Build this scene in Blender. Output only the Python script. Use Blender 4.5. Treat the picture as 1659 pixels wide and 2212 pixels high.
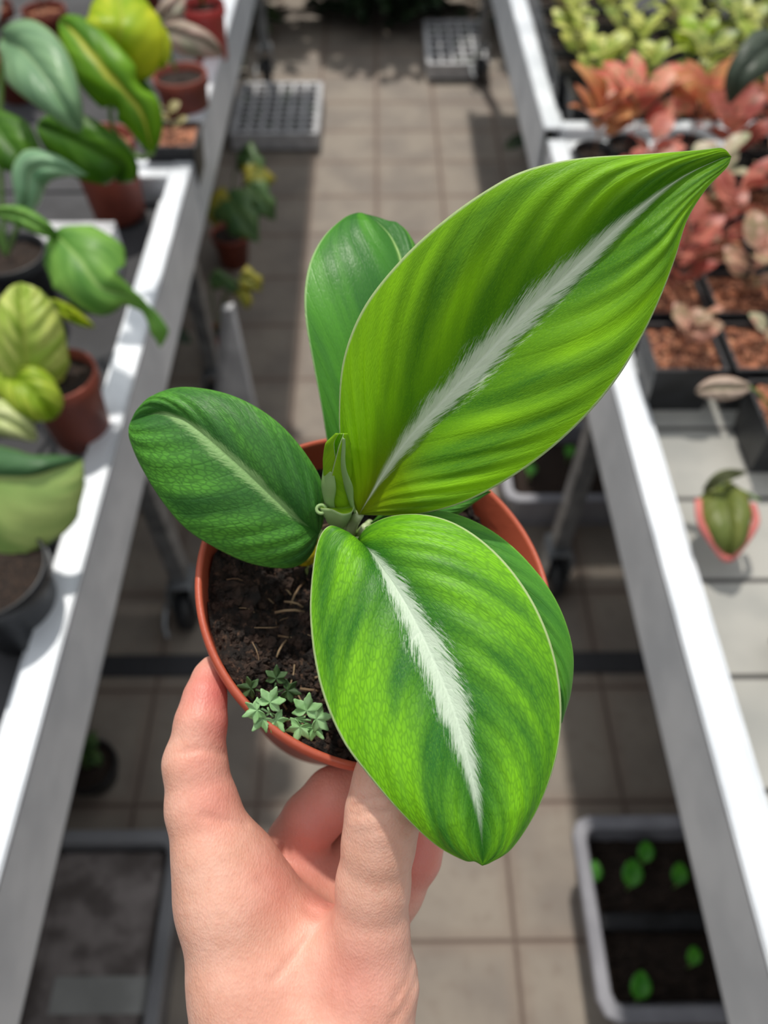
import bpy, math, random
import numpy as np
from mathutils import Vector
random.seed(7); RNG = np.random.default_rng(7)
scn = bpy.context.scene
for o in list(bpy.data.objects): bpy.data.objects.remove(o)
COL = scn.collection
PI = math.pi
# ------------------------------------------------------------------ camera
F = 1660.0; CX, CY = 829.5, 1106.0
PITCH = math.radians(53.0); YAW = math.radians(0.47); CAMZ = 1.5
CAM = np.array([0.0, 0.0, CAMZ])
cp, sp = math.cos(PITCH), math.sin(PITCH)
RIGHT = np.array([math.cos(YAW), -math.sin(YAW), 0.0])
HF = np.array([math.sin(YAW), math.cos(YAW), 0.0])
FWD = HF*cp + np.array([0, 0, -sp]); UP = HF*sp + np.array([0, 0, cp])
cam = bpy.data.cameras.new('camera'); camo = bpy.data.objects.new('camera', cam); COL.objects.link(camo)
camo.location = CAM; camo.rotation_euler = (PI/2-PITCH, 0, -YAW)
cam.sensor_fit = 'VERTICAL'; cam.sensor_height = 36.0; cam.lens = F/2212*36.0
cam.clip_start = 0.01; cam.dof.use_dof = True; cam.dof.focus_distance = 0.215; cam.dof.aperture_fstop = 9.0
scn.camera = camo
# ------------------------------------------------------------------ sky, sun, exposure
w = bpy.data.worlds.new('hazy_sky'); scn.world = w; w.use_nodes = True
bg = w.node_tree.nodes['Background']
wt = w.node_tree; tc = wt.nodes.new('ShaderNodeTexCoord'); sz = wt.nodes.new('ShaderNodeSeparateXYZ'); wt.links.new(tc.outputs['Generated'], sz.inputs[0])
mr = wt.nodes.new('ShaderNodeMapRange'); mr.interpolation_type = 'SMOOTHSTEP'; wt.links.new(sz.outputs[2], mr.inputs[0])
for i_, v_ in ((1, .0), (2, .75), (3, .04), (4, .98)): mr.inputs[i_].default_value = v_
wt.links.new(mr.outputs[0], bg.inputs[1]); bg.inputs[0].default_value = (0.95, 0.98, 1.0, 1)
sun = bpy.data.lights.new('sun', 'SUN'); sun.energy = 3.0; sun.angle = math.radians(2.0); sun.color = (1.0, 0.95, 0.86)
suno = bpy.data.objects.new('sun', sun); COL.objects.link(suno)
suno.rotation_euler = Vector((0.08, -0.45, -0.90)).to_track_quat('-Z', 'Y').to_euler(); suno.location = (0, 1, 4)
scn.view_settings.view_transform = 'Standard'; scn.view_settings.look = 'None'
scn.view_settings.exposure = 0.0; scn.view_settings.gamma = 1.0; scn.view_settings.use_curve_mapping = False

# ------------------------------------------------------------------ helpers
def P(x, y, t):                       # a point of the place seen in direction (x, y) at distance t along the view axis
    return CAM + t*(FWD + RIGHT*(x-CX)/F + UP*(CY-y)/F)
def Pz(x, y, z):                      # where that direction meets the height z
    d = FWD + RIGHT*(x-CX)/F + UP*(CY-y)/F
    return CAM + d*((z-CAMZ)/d[2])
def depth(p): return float(np.dot(np.asarray(p)-CAM, FWD))
def lin(c):
    r = []
    for v in c:
        v = v/255.0; r.append(v/12.92 if v <= .04045 else ((v+.055)/1.055)**2.4)
    return tuple(r)+(1.0,)
class NT:
    def __init__(s, name):
        s.m = bpy.data.materials.new(name); s.m.use_nodes = True; s.t = s.m.node_tree
        s.bsdf = s.t.nodes['Principled BSDF']; s.out = s.t.nodes['Material Output']
    def n(s, typ, **kw):
        x = s.t.nodes.new(typ)
        for k, v in kw.items():
            if k.startswith('i_'):
                key = k[2:]; key = int(key) if key.isdigit() else key.replace('_', ' ')
                s.link(v, x.inputs[key])
            else: setattr(x, k, v)
        return x
    def link(s, v, inp):
        if hasattr(v, 'is_output') or isinstance(v, bpy.types.NodeSocket): s.t.links.new(v, inp)
        else: inp.default_value = v
    def math(s, op, a, b=0.0, c=0.0):
        x = s.t.nodes.new('ShaderNodeMath'); x.operation = op
        s.link(a, x.inputs[0]); s.link(b, x.inputs[1]); s.link(c, x.inputs[2]); return x.outputs[0]
    def sm(s, v, a, b, lo=0.0, hi=1.0):
        x = s.t.nodes.new('ShaderNodeMapRange'); x.interpolation_type = 'SMOOTHSTEP'
        s.link(v, x.inputs[0]); s.link(a, x.inputs[1]); s.link(b, x.inputs[2]); s.link(lo, x.inputs[3]); s.link(hi, x.inputs[4]); return x.outputs[0]
    def mix(s, f, a, b):
        x = s.t.nodes.new('ShaderNodeMix'); x.data_type = 'RGBA'
        s.link(f, x.inputs[0]); s.link(a, x.inputs[6]); s.link(b, x.inputs[7]); return x.outputs[2]
    def comb(s, a, b, c=0.0):
        x = s.t.nodes.new('ShaderNodeCombineXYZ'); s.link(a, x.inputs[0]); s.link(b, x.inputs[1]); s.link(c, x.inputs[2]); return x.outputs[0]
    def noise(s, vec, scale, detail=2.0, rough=.5):
        x = s.t.nodes.new('ShaderNodeTexNoise'); s.t.links.new(vec, x.inputs['Vector'])
        x.inputs['Scale'].default_value = scale; x.inputs['Detail'].default_value = detail; x.inputs['Roughness'].default_value = rough
        return x.outputs[0]
    def coord(s, k='Object'):
        x = s.t.nodes.new('ShaderNodeTexCoord'); return x.outputs[k]
    def pos(s):
        return s.t.nodes.new('ShaderNodeNewGeometry').outputs['Position']
    def bump(s, h, dist, strength=1.0):
        b = s.t.nodes.new('ShaderNodeBump'); b.inputs['Distance'].default_value = dist; b.inputs['Strength'].default_value = strength
        s.t.links.new(h, b.inputs['Height']); s.t.links.new(b.outputs[0], s.bsdf.inputs['Normal'])
def mat(name, col, col2=None, scale=20, rough=.5, metal=0.0, bump=None, col3=None, lo=.35, hi=.65, spec=.5, trans=0.0, alpha=1.0):
    k = NT(name); v = k.pos()
    c = lin(col)
    if col2 is not None:
        c = k.mix(k.sm(k.noise(v, scale, 3.0), lo, hi), lin(col), lin(col2))
        if col3 is not None:
            c = k.mix(k.sm(k.noise(v, scale*2.3, 2.0), .55, .68), c, lin(col3))
    k.link(c, k.bsdf.inputs['Base Color'])
    k.bsdf.inputs['Roughness'].default_value = rough; k.bsdf.inputs['Metallic'].default_value = metal
    k.bsdf.inputs['Specular IOR Level'].default_value = spec
    k.bsdf.inputs['Alpha'].default_value = alpha
    if bump: k.bump(k.noise(v, bump[0], 4.0, .6), bump[1])
    if trans:
        tr = k.n('ShaderNodeBsdfTranslucent'); k.link(c, tr.inputs[0])
        mx = k.n('ShaderNodeMixShader'); mx.inputs[0].default_value = trans
        k.t.links.new(k.bsdf.outputs[0], mx.inputs[1]); k.t.links.new(tr.outputs[0], mx.inputs[2]); k.t.links.new(mx.outputs[0], k.out.inputs[0])
    return k.m
def leafmat(name, dark, light, silver, wid, cells=.5, band=6.0, curve=.38, edge=(190, 210, 150), trans=.22, seed=0.0, base=None, cellscale=1.0, rough=.38, soft=.18, midc=None, slant=.75, half=None, core=.30):
    """variegated blade: silvery feathered midrib, lighter bands along the side veins, small cells, pale rim; UV = (across, along)"""
    k = NT(name)
    uv = k.n('ShaderNodeUVMap').outputs[0]
    sx = k.n('ShaderNodeSeparateXYZ'); k.t.links.new(uv, sx.inputs[0])
    t = k.math('MULTIPLY_ADD', sx.outputs[0], 2.0, -1.0); a = k.math('ABSOLUTE', t); sg = k.math('SIGN', t); s = sx.outputs[1]
    q = k.math('SUBTRACT', s, k.math('MULTIPLY', k.math('POWER', a, 1.25), curve))
    off = k.math('MULTIPLY', sg, 3.7+seed)
    bn = k.noise(k.comb(k.math('MULTIPLY', q, band), k.math('MULTIPLY', a, .8), off), 1.0, 1.2, .5)
    bands = k.sm(bn, .36, .62)
    blot = k.sm(k.noise(k.comb(k.math('MULTIPLY', q, band*3.2), k.math('MULTIPLY', a, 3.5), off), 1.0, 4.0, .65), .3, .7)
    aw = k.sm(a, .08, .55, core, 1.0)
    f = k.math('MULTIPLY', k.math('MULTIPLY_ADD', bands, .8, k.math('MULTIPLY', blot, .3)), aw)
    f = k.math('MAXIMUM', f, k.sm(a, .80, 1.0, 0.0, .75))
    f = k.math('MINIMUM', f, 1.0)
    col = k.mix(f, lin(dark), lin(light))
    # small cells between the veins
    vo = k.n('ShaderNodeTexVoronoi'); vo.feature = 'DISTANCE_TO_EDGE'; vo.inputs['Scale'].default_value = 1.0
    k.t.links.new(k.comb(k.math('MULTIPLY', q, 88*cellscale), k.math('MULTIPLY', a, 34*cellscale), off), vo.inputs['Vector'])
    ce = k.sm(vo.outputs[0], .02, .22)
    col = k.mix(k.math('MULTIPLY', k.math('SUBTRACT', 1.0, ce), cells), col, tuple(v*.62 for v in lin(dark)[:3])+(1,))
    fine = k.noise(k.comb(k.math('MULTIPLY', q, 260), k.math('MULTIPLY', a, 90), off), 1.0, 3.0)
    col = k.mix(k.math('MULTIPLY', k.sm(fine, .45, .75), .22), col, lin(light))
    if base is not None:
        col = k.mix(k.math('MULTIPLY', k.sm(k.math('MULTIPLY_ADD', a, .12, s), .32, .0), .85), col, lin(base))
    if half is not None: col = k.mix(k.sm(t, .04, -.04), col, k.mix(bands, lin(half), tuple(v*1.25 for v in lin(half)[:3])+(1,)))
    # side veins as thin darker lines
    vl = k.math('ABSOLUTE', k.math('SINE', k.math('MULTIPLY', k.math('ADD', q, k.math('MULTIPLY', off, .013)), PI*13)))
    col = k.mix(k.sm(vl, .10, .0, 0.0, .14), col, tuple(v*.6 for v in lin(dark)[:3])+(1,))
    # silvery feather
    q2 = k.math('SUBTRACT', s, k.math('MULTIPLY', a, slant))
    st = k.noise(k.comb(k.math('MULTIPLY', q2, 95), k.math('MULTIPLY', a, 12.0), off), 1.0, 5.0, .72)
    big = k.noise(k.comb(k.math('MULTIPLY', s, 9), off, 0.0), 1.0, 2.0)
    prof = k.math('MULTIPLY', k.math('POWER', s, .6), k.math('POWER', k.math('SUBTRACT', 1.0, s), .8))
    ww = k.math('MULTIPLY', prof, wid*2.6)
    ww = k.math('MULTIPLY', ww, k.math('MULTIPLY_ADD', big, .9, .55))
    thr = k.math('MULTIPLY', ww, k.math('MULTIPLY_ADD', st, 3.4, -.70))
    sil = k.sm(k.math('SUBTRACT', thr, a), -.035*soft/.18, .04*soft/.18)
    sil = k.math('MULTIPLY', sil, k.sm(s, .99, .80, .0, 1.0))
    spr = k.noise(k.comb(k.math('MULTIPLY', q2, 150), k.math('MULTIPLY', a, 40.0), off), 1.0, 3.0, .6)
    spr = k.math('MULTIPLY', k.sm(spr, .52, .62), k.math('MULTIPLY', k.sm(k.math('SUBTRACT', k.math('MULTIPLY', ww, 1.75), a), -.01, .05), .42))
    sil = k.math('MAXIMUM', sil, k.math('MULTIPLY', spr, k.sm(s, .99, .85)))
    silc = k.mix(k.sm(st, .35, .6), lin(silver), tuple(v*.86 for v in lin(silver)[:3])+(1,))
    col = k.mix(k.math('MULTIPLY', sil, .93), col, silc)
    mid = k.sm(a, .018, .006)
    col = k.mix(k.math('MULTIPLY', mid, .7), col, lin(midc or silver))
    col = k.mix(k.sm(a, .972, .99), col, lin(edge))
    k.link(col, k.bsdf.inputs['Base Color'])
    k.bsdf.inputs['Roughness'].default_value = rough; k.bsdf.inputs['Specular IOR Level'].default_value = .28
    hgt = k.math('MULTIPLY_ADD', ce, .5, k.math('MULTIPLY', k.sm(vl, 0.0, .35), .8))
    k.bump(hgt, .00006)
    tr = k.n('ShaderNodeBsdfTranslucent'); k.link(col, tr.inputs[0])
    mx = k.n('ShaderNodeMixShader'); mx.inputs[0].default_value = trans
    k.t.links.new(k.bsdf.outputs[0], mx.inputs[1]); k.t.links.new(tr.outputs[0], mx.inputs[2]); k.t.links.new(mx.outputs[0], k.out.inputs[0])
    return k.m

class MB:
    def __init__(s): s.v = []; s.f = []; s.uv = []
    def add(s, V, Fc, UVs=None):
        o = len(s.v); s.v += [tuple(map(float, p)) for p in V]; s.f += [tuple(i+o for i in f) for f in Fc]
        s.uv += (UVs if UVs is not None else [(0.5, 0.5)]*len(V))
        return s
    def box(s, x0, x1, y0, y1, z0, z1, bev=0.0):
        if bev <= 0:
            V = [(x, y, z) for z in (z0, z1) for (x, y) in ((x0, y0), (x1, y0), (x1, y1), (x0, y1))]
            return s.add(V, [(3, 2, 1, 0), (4, 5, 6, 7), (0, 1, 5, 4), (1, 2, 6, 5), (2, 3, 7, 6), (3, 0, 4, 7)])
        b = bev; rings = []
        for (z, i) in ((z0, b), (z0+b, 0), (z1-b, 0), (z1, b)):
            X0, X1, Y0, Y1 = x0+i, x1-i, y0+i, y1-i; c = b if i == 0 else b*.5
            rings.append([(X0+c, Y0, z), (X1-c, Y0, z), (X1, Y0+c, z), (X1, Y1-c, z), (X1-c, Y1, z), (X0+c, Y1, z), (X0, Y1-c, z), (X0, Y0+c, z)])
        V = [p for r in rings for p in r]; Fc = []
        for r in range(3):
            for i in range(8):
                j = (i+1) % 8; Fc.append((r*8+i, r*8+j, r*8+8+j, r*8+8+i))
        Fc.append(tuple(range(7, -1, -1))); Fc.append(tuple(range(24, 32)))
        return s.add(V, Fc)
    def hexa(s, c8):                 # 8 corners, bottom four then top four
        return s.add(c8, [(3, 2, 1, 0), (4, 5, 6, 7), (0, 1, 5, 4), (1, 2, 6, 5), (2, 3, 7, 6), (3, 0, 4, 7)])
    def tube(s, pts, rad, n=10, cap=True):
        pts = [np.array(p, float) for p in pts]; rad = rad if hasattr(rad, '__len__') else [rad]*len(pts)
        V = []; Fc = []; prev = None
        for i, p in enumerate(pts):
            d = pts[min(i+1, len(pts)-1)]-pts[max(i-1, 0)]; d = d/(np.linalg.norm(d)+1e-12)
            a = np.array([0, 0, 1.0]) if prev is None and abs(d[2]) < .9 else (np.array([1.0, 0, 0]) if prev is None else prev)
            u = a-d*np.dot(a, d); u /= np.linalg.norm(u); prev = u; v = np.cross(d, u)
            for k in range(n):
                th = 2*PI*k/n; V.append(p+rad[i]*(math.cos(th)*u+math.sin(th)*v))
        for i in range(len(pts)-1):
            for k in range(n):
                j = (k+1) % n; Fc.append((i*n+k, i*n+j, (i+1)*n+j, (i+1)*n+k))
        if cap: Fc.append(tuple(range(n-1, -1, -1))); Fc.append(tuple(range((len(pts)-1)*n, len(pts)*n)))
        return s.add(V, Fc)
    def lathe(s, prof, c, axis=(0, 0, 1), n=48, close=False):
        ax = np.array(axis, float); ax /= np.linalg.norm(ax)
        u = np.cross([0, 1, 0], ax); u /= np.linalg.norm(u); v = np.cross(ax, u); V = []; Fc = []
        for (r, z) in prof:
            for k in range(n):
                th = 2*PI*k/n; V.append(np.array(c)+ax*z+r*(math.cos(th)*u+math.sin(th)*v))
        for i in range(len(prof)-1):
            for k in range(n):
                j = (k+1) % n; Fc.append((i*n+k, i*n+j, (i+1)*n+j, (i+1)*n+k))
        if prof[0][0] > 1e-6 and close: Fc.append(tuple(range(n-1, -1, -1)))
        return s.add(V, Fc)
    def grid(s, G, UVG=None):
        S, T = G.shape[:2]; V = G.reshape(-1, 3)
        Fc = [(i*T+j, i*T+j+1, (i+1)*T+j+1, (i+1)*T+j) for i in range(S-1) for j in range(T-1)]
        if UVG is None: UVG = [(j/(T-1), i/(S-1)) for i in range(S) for j in range(T)]
        return s.add(V, Fc, UVG)
    def ball(s, c, r, n=8, sc=(1, 1, 1), jit=0.0):
        V = []; Fc = []; m = n//2+1
        for i in range(m+1):
            ph = PI*i/m
            for k in range(n):
                th = 2*PI*k/n; q = r*(1+random.uniform(-jit, jit))
                V.append((c[0]+q*sc[0]*math.sin(ph)*math.cos(th), c[1]+q*sc[1]*math.sin(ph)*math.sin(th), c[2]+q*sc[2]*math.cos(ph)))
        for i in range(m):
            for k in range(n):
                j = (k+1) % n; Fc.append((i*n+k, (i+1)*n+k, (i+1)*n+j, i*n+j))
        return s.add(V, Fc)
    def build(s, name, m, parent=None, smooth=True, solid=0.0):
        me = bpy.data.meshes.new(name); V = np.array(s.v, float)
        if parent is not None:
            o0 = np.array(parent['_o']); 
        else: o0 = np.array([(V[:, 0].min()+V[:, 0].max())/2, (V[:, 1].min()+V[:, 1].max())/2, V[:, 2].min()])
        me.from_pydata((V-o0).tolist(), [], s.f); me.update()
        uvl = me.uv_layers.new(name='UVMap')
        li = np.zeros(len(me.loops), int); me.loops.foreach_get('vertex_index', li)
        uvl.data.foreach_set('uv', np.array(s.uv, float)[li].ravel())
        if smooth: me.polygons.foreach_set('use_smooth', [True]*len(me.polygons))
        me.materials.append(m)
        o = bpy.data.objects.new(name, me); COL.objects.link(o)
        if parent is not None:
            o.parent = parent; o['_o'] = [float(x) for x in o0]
        else:
            o.location = o0; o['_o'] = [float(x) for x in o0]
        if solid:
            md = o.modifiers.new('thickness', 'SOLIDIFY'); md.thickness = solid; md.offset = -1
        return o
def tag(o, label=None, cat=None, group=None, kind=None):
    if label: o['label'] = label
    if cat: o['category'] = cat
    if group: o['group'] = group
    if kind: o['kind'] = kind
    return o
def thing(name, label, cat, loc, group=None):
    o = bpy.data.objects.new(name, None); COL.objects.link(o); o.location = [float(x) for x in loc]; o['_o'] = [float(x) for x in loc]
    o.empty_display_size = .02
    return tag(o, label, cat, group)

def resample(pts, n):
    """smooth curve through the points, n samples equally spaced by length"""
    p = np.array(pts, float); m = len(p)
    if m == 2: return np.array([p[0]+(p[1]-p[0])*i/(n-1) for i in range(n)])
    e = np.vstack([2*p[0]-p[1], p, 2*p[-1]-p[-2]]); out = []
    for i in range(m-1):
        a, b, c, d = e[i], e[i+1], e[i+2], e[i+3]
        for u in np.linspace(0, 1, 24, endpoint=False):
            out.append(.5*((2*b)+(-a+c)*u+(2*a-5*b+4*c-d)*u*u+(-a+3*b-3*c+d)*u**3))
    out.append(p[-1]); out = np.array(out)
    L = np.r_[0, np.cumsum(np.linalg.norm(np.diff(out, axis=0), axis=1))]
    x = np.linspace(0, L[-1], n)
    return np.stack([np.interp(x, L, out[:, k]) for k in range(3)], 1)
def pxcurve(pts, n): return resample([P(*q) for q in pts], n)
def blade(mid, left, right, bulge=.003, ripple=.0004, nrip=11, curve=.38, S=180, T=80):
    """leaf surface spanned by midrib and both margins (world points)"""
    a = np.linspace(0, 1, T//2+1)
    G = np.zeros((S, T+1, 3)); UVg = []
    s = np.linspace(0, 1, S)[:, None]
    tan = np.gradient(mid, axis=0)
    for side, E in ((-1, left), (1, right)):
        for j, aj in enumerate(a):
            row = mid*(1-aj)+E*aj
            jj = T//2+side*j
            G[:, jj] = row
    acr = G[:, -1]-G[:, 0]; nrm = np.cross(acr, tan); nn = np.linalg.norm(nrm, axis=1, keepdims=True); nrm = nrm/np.maximum(nn, 1e-9)
    ref = nrm[S//2]; 
    if np.dot(ref, CAM-mid[S//2]) < 0: nrm = -nrm
    wd = np.linalg.norm(acr, axis=1, keepdims=True); wf = np.minimum(1, wd/(wd.max()*.5))
    for jj in range(T+1):
        aj = abs(jj-T//2)/(T/2); b = bulge*4*aj*(1-aj)
        q = s-curve*aj**1.25
        rp = ripple*np.sin(PI*nrip*q*.8+(.6 if jj < T//2 else 0)+np.sin(q*9)*.8)**2*min(1, aj*3)*min(1, (1-aj)*4)
        G[:, jj] += nrm*(b+rp)*wf
    UVg = [(jj/T, i/(S-1)) for i in range(S) for jj in range(T+1)]
    return G, UVg

SHAPES = {'oval': lambda s: np.sin(PI*np.clip(s, 0, 1)**.9)**.7,
          'heart': lambda s: (np.clip(s, 0, 1)**.33*(1-s)**.8)/.62,
          'lance': lambda s: np.sin(PI*s**.8)**1.0,
          'round': lambda s: np.sqrt(np.maximum(0, 1-(2*s-1)**2))}
def leaf3(mb, mid, wl, nrm, shape='oval', wr=None, fold=.15, S=14, T=6, wav=0.0):
    """free leaf: midrib points (world), half width, surface normal"""
    m = resample(mid, S); s = np.linspace(0, 1, S); wr = wl if wr is None else wr
    tan = np.gradient(m, axis=0); tan /= np.linalg.norm(tan, axis=1, keepdims=True)
    side = np.cross(tan, np.array(nrm, float)); side /= np.linalg.norm(side, axis=1, keepdims=True)
    up = np.cross(side, tan); sh = SHAPES[shape](s)[:, None]
    G = np.zeros((S, T+1, 3))
    for j in range(T+1):
        t = 2*j/T-1; ww = wl if t < 0 else wr
        G[:, j] = m+side*t*ww*sh+up*(abs(t)**1.5)*fold*ww*sh+up*(wav*ww*np.sin(s*17+t*2)[:, None]*abs(t))
    mb.grid(G); return mb

# ------------------------------------------------------------------ materials
M = {}
M['alu'] = mat('pale_aluminium', (230, 234, 240), (208, 213, 220), 9, rough=.42, metal=.35, bump=(60, .0004))
M['alu_side'] = M['alu']
M['steel'] = mat('galvanised_steel', (165, 168, 172), (130, 134, 138), 25, rough=.45, metal=.7)
M['black'] = mat('black_plastic', (26, 27, 30), (40, 41, 45), 30, rough=.45)
M['greyplastic'] = mat('grey_plastic', (150, 150, 158), (128, 128, 136), 12, rough=.5)
M['whitefoam'] = mat('white_foam', (205, 205, 208), (180, 180, 184), 25, rough=.8)
M['terra'] = mat('terracotta_plastic', (190, 92, 66), (174, 80, 56), 14, rough=.42, bump=(300, .00015))
M['terra_old'] = mat('brown_terracotta', (150, 74, 56), (122, 58, 46), 18, rough=.6, bump=(120, .0004))
M['soil'] = mat('dark_potting_soil', (24, 18, 15), (52, 38, 30), 260, rough=.95, bump=(420, .0025), col3=(84, 62, 48), lo=.4, hi=.7)
M['soilchip'] = mat('soil_crumb', (22, 16, 13), (58, 42, 33), 160, rough=.95, bump=(700, .001))
M['fibre'] = mat('pale_fibre', (96, 72, 50), (150, 128, 98), 90, rough=.8)
M['bark'] = mat('bark_chips', (170, 108, 78), (96, 58, 44), 70, rough=.9, bump=(120, .002), col3=(205, 150, 115))
M['benchpanel'] = mat('grey_bench_panel', (150, 153, 155), (124, 127, 130), 7, rough=.7)

M['liner'] = mat('black_bench_liner', (38, 38, 42), (52, 52, 56), 12, rough=.7)
k = NT('grey_bench_panels'); pp = k.pos(); sx = k.n('ShaderNodeSeparateXYZ'); k.t.links.new(pp, sx.inputs[0])
g1 = k.math('ABSOLUTE', k.math('SUBTRACT', k.math('FRACT', k.math('DIVIDE', k.math('ADD', sx.outputs[1], 5.07), .115)), .5))
g2 = k.math('ABSOLUTE', k.math('SUBTRACT', k.math('FRACT', k.math('DIVIDE', k.math('ADD', sx.outputs[0], 5.005), .23)), .5))
c = k.mix(k.sm(k.noise(pp, 8, 3), .35, .65), lin((168, 166, 160)), lin((146, 146, 142)))
c = k.mix(k.sm(k.math('MAXIMUM', g1, g2), .46, .485), c, lin((70, 68, 66)))
k.link(c, k.bsdf.inputs['Base Color']); k.bsdf.inputs['Roughness'].default_value = .7; M['benchpanel'] = k.m
# floor tiles
k = NT('concrete_floor_tiles'); pp = k.pos()
sx = k.n('ShaderNodeSeparateXYZ'); k.t.links.new(pp, sx.inputs[0])
TL = .2325
def joint(c, off):
    u = k.math('FRACT', k.math('ADD', k.math('DIVIDE', k.math('SUBTRACT', c, off), TL), 50.0))
    return k.math('ABSOLUTE', k.math('SUBTRACT', u, .5))
jx, jy = joint(sx.outputs[0], .2276), joint(sx.outputs[1], .204)
jm = k.sm(k.math('MAXIMUM', jx, jy), .482, .492)
c = k.mix(k.sm(k.noise(pp, 6, 4), .35, .65), lin((146, 136, 125)), lin((128, 119, 111)))
c = k.mix(k.math('MULTIPLY', k.sm(k.noise(pp, 40, 4), .5, .75), .35), c, lin((114, 98, 88)))
edgew = k.sm(k.math('MAXIMUM', jx, jy), .36, .49)
c = k.mix(k.math('MULTIPLY', edgew, .35), c, lin((124, 104, 92)))
c = k.mix(jm, c, lin((104, 88, 79)))
k.link(c, k.bsdf.inputs['Base Color']); k.bsdf.inputs['Roughness'].default_value = .75
k.bump(k.math('SUBTRACT', k.math('MULTIPLY', k.noise(pp, 150, 3), .3), jm), .002)
M['floor'] = k.m

# ------------------------------------------------------------------ setting: floor, drain
tag(MB().box(-2.6, 2.6, -1.6, 5.2, -.08, 0).build('floor', M['floor'], smooth=False), kind='structure')
dr = MB().box(-2.4, 2.4, .700, .748, .0, .006)
for i in range(96):
    dr.box(-2.4+i*.05, -2.4+i*.05+.012, .702, .746, .006, .0085)
tag(dr.build('trim_1', mat('dark_drain_steel', (70, 70, 74), rough=.5, metal=.3), smooth=False), kind='structure')
tag(MB().box(-2.6, 2.6, 4.9, 5.0, 0, 1.1).build('wall_back', mat('dark_green_wall', (40, 50, 42), (28, 34, 30), 4, rough=.9), smooth=False), kind='structure')

# ------------------------------------------------------------------ benches
ZT, ZB, ZP = .82, .707, .772          # rail top, rail bottom, bench panel
XL = float(Pz(212, 1106, ZT)[0]); XR = float(Pz(1398, 1106, ZT)[0]); LIP = .034; BW = 2.2
def bench(side, y0, y1, legs, label):
    x0 = XL if side < 0 else XR; sg = side
    r = thing('growing_bench', label, 'bench', (x0+sg*BW/2, (y0+y1)/2, 0), 'aluminium growing benches')
    X = lambda d: x0+sg*d
    def bx(mb, d0, d1, ya, yb, za, zb, b=0): a, c = sorted((X(d0), X(d1))); return mb.box(a, c, ya, yb, za, zb, b)
    m = MB(); bx(m, 0, .004, y0, y1, ZB, ZT, .001); bx(m, 0, LIP, y0, y1, ZT-.006, ZT, .002); bx(m, LIP-.004, LIP, y0, y1, ZP, ZT-.003)
    bx(m, 0, .03, y0, y1, ZB, ZB+.004, .001); bx(m, LIP, LIP+.02, y0, y1, ZP+.008, ZP+.014, .001)
    m.build('edge_rail', M['alu'], r, smooth=False)
    for (ya, yb) in ((y0, y0+.03), (y1-.03, y1)):
        m = MB(); q_ = LIP+.10 if side < 0 else BW; bx(m, LIP, q_, ya, yb, ZT-.03, ZT-.002, .002); bx(m, LIP, q_, ya, ya+.005, ZB, ZT-.03); m.build('cross_bar', M['alu'], r, smooth=False)
    m = MB(); bx(m, .03, BW, y0, y1, ZP-.012, ZP)
    m.build('bench_panel', M['liner'] if (side < 0 or y0 > 1) else M['benchpanel'], r, smooth=False)
    for (lx, ly) in legs:
        l = MB().box(lx-.018, lx+.018, ly-.018, ly+.018, .135, ZP-.012, .003).build('leg', M['steel'], r, smooth=False)
        c = MB(); c.box(lx-.026, lx+.026, ly-.03, ly+.03, .128, .137, .002)
        c.box(lx-.028, lx-.023, ly-.045, ly+.02, .05, .13, .001); c.box(lx+.023, lx+.028, ly-.045, ly+.02, .05, .13, .001)
        c.tube([(lx-.034, ly-.025, .05), (lx+.034, ly-.025, .05)], .008)
        c.tube([(lx-.04, ly-.03, .075), (lx-.04, ly-.075, .06), (lx-.03, ly-.10, .055)], .005)
        c.build('caster_fork', M['steel'], l, smooth=False)
        wv = MB().lathe([(.0, -.018), (.012, -.019), (.040, -.017), (.048, -.012), (.05, 0), (.048, .012), (.040, .017), (.012, .019), (0, .018)], (lx, ly-.025, .05), (1, 0, 0), 32)
        wv.build('caster_wheel', M['black'], l)
    return r
YJL, YJR = 1.245, 1.345
bench(-1, -1.5, YJL-.004, [(-.417, .862), (-1.35, .862), (-.417, -.7)], 'aluminium growing bench on the left of the aisle, nearer section under the big philodendron')
bench(-1, YJL+.004, 3.5, [(-.46, 3.42), (-.43, 1.5), (-1.35, 3.4)], 'aluminium growing bench on the left of the aisle, farther section beyond the crossbar')
bench(1, -1.5, YJR-.02, [(.385, .937), (1.35, .9), (.385, -.7)], 'aluminium growing bench on the right of the aisle, nearer section holding the bark pots')
bench(1, YJR+.02, 3.5, [(.43, 3.42), (.43, 1.6), (1.35, 3.4)], 'aluminium growing bench on the right of the aisle, farther section with yellow-green plants')

# ================================================================== HELD PLANT
PN = np.array([.294, .613, 1.0]); PN /= np.linalg.norm(PN)
PNW = RIGHT*PN[0]+UP*PN[1]-FWD*PN[2]*1.0
PNW = RIGHT*PN[0]+UP*PN[1]-FWD*PN[2]
PC = P(828, 1262, .2627); PR = .0625; PH = .10
PB = PC-PNW*PH
hero = thing('potted_plant', 'young plant with silvery-striped green leaves in a terracotta plastic pot, held up in the hand', 'potted plant', PB)
prof = [(0, -PH+.004), (.034, -PH+.004), (.0365, -PH+.006), (.0570, -.016), (.0592, -.010), (.0602, -.001), (.0610, .0004), (.0622, -.0002), (.0626, -.0012), (.0622, -.0046), (.0606, -.0060),
        (.0575, -.020), (.0380, -PH+.001), (.036, -PH), (0, -PH)]
MB().lathe(prof, PC, PNW, 128).build('pot', M['terra'], hero)
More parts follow.
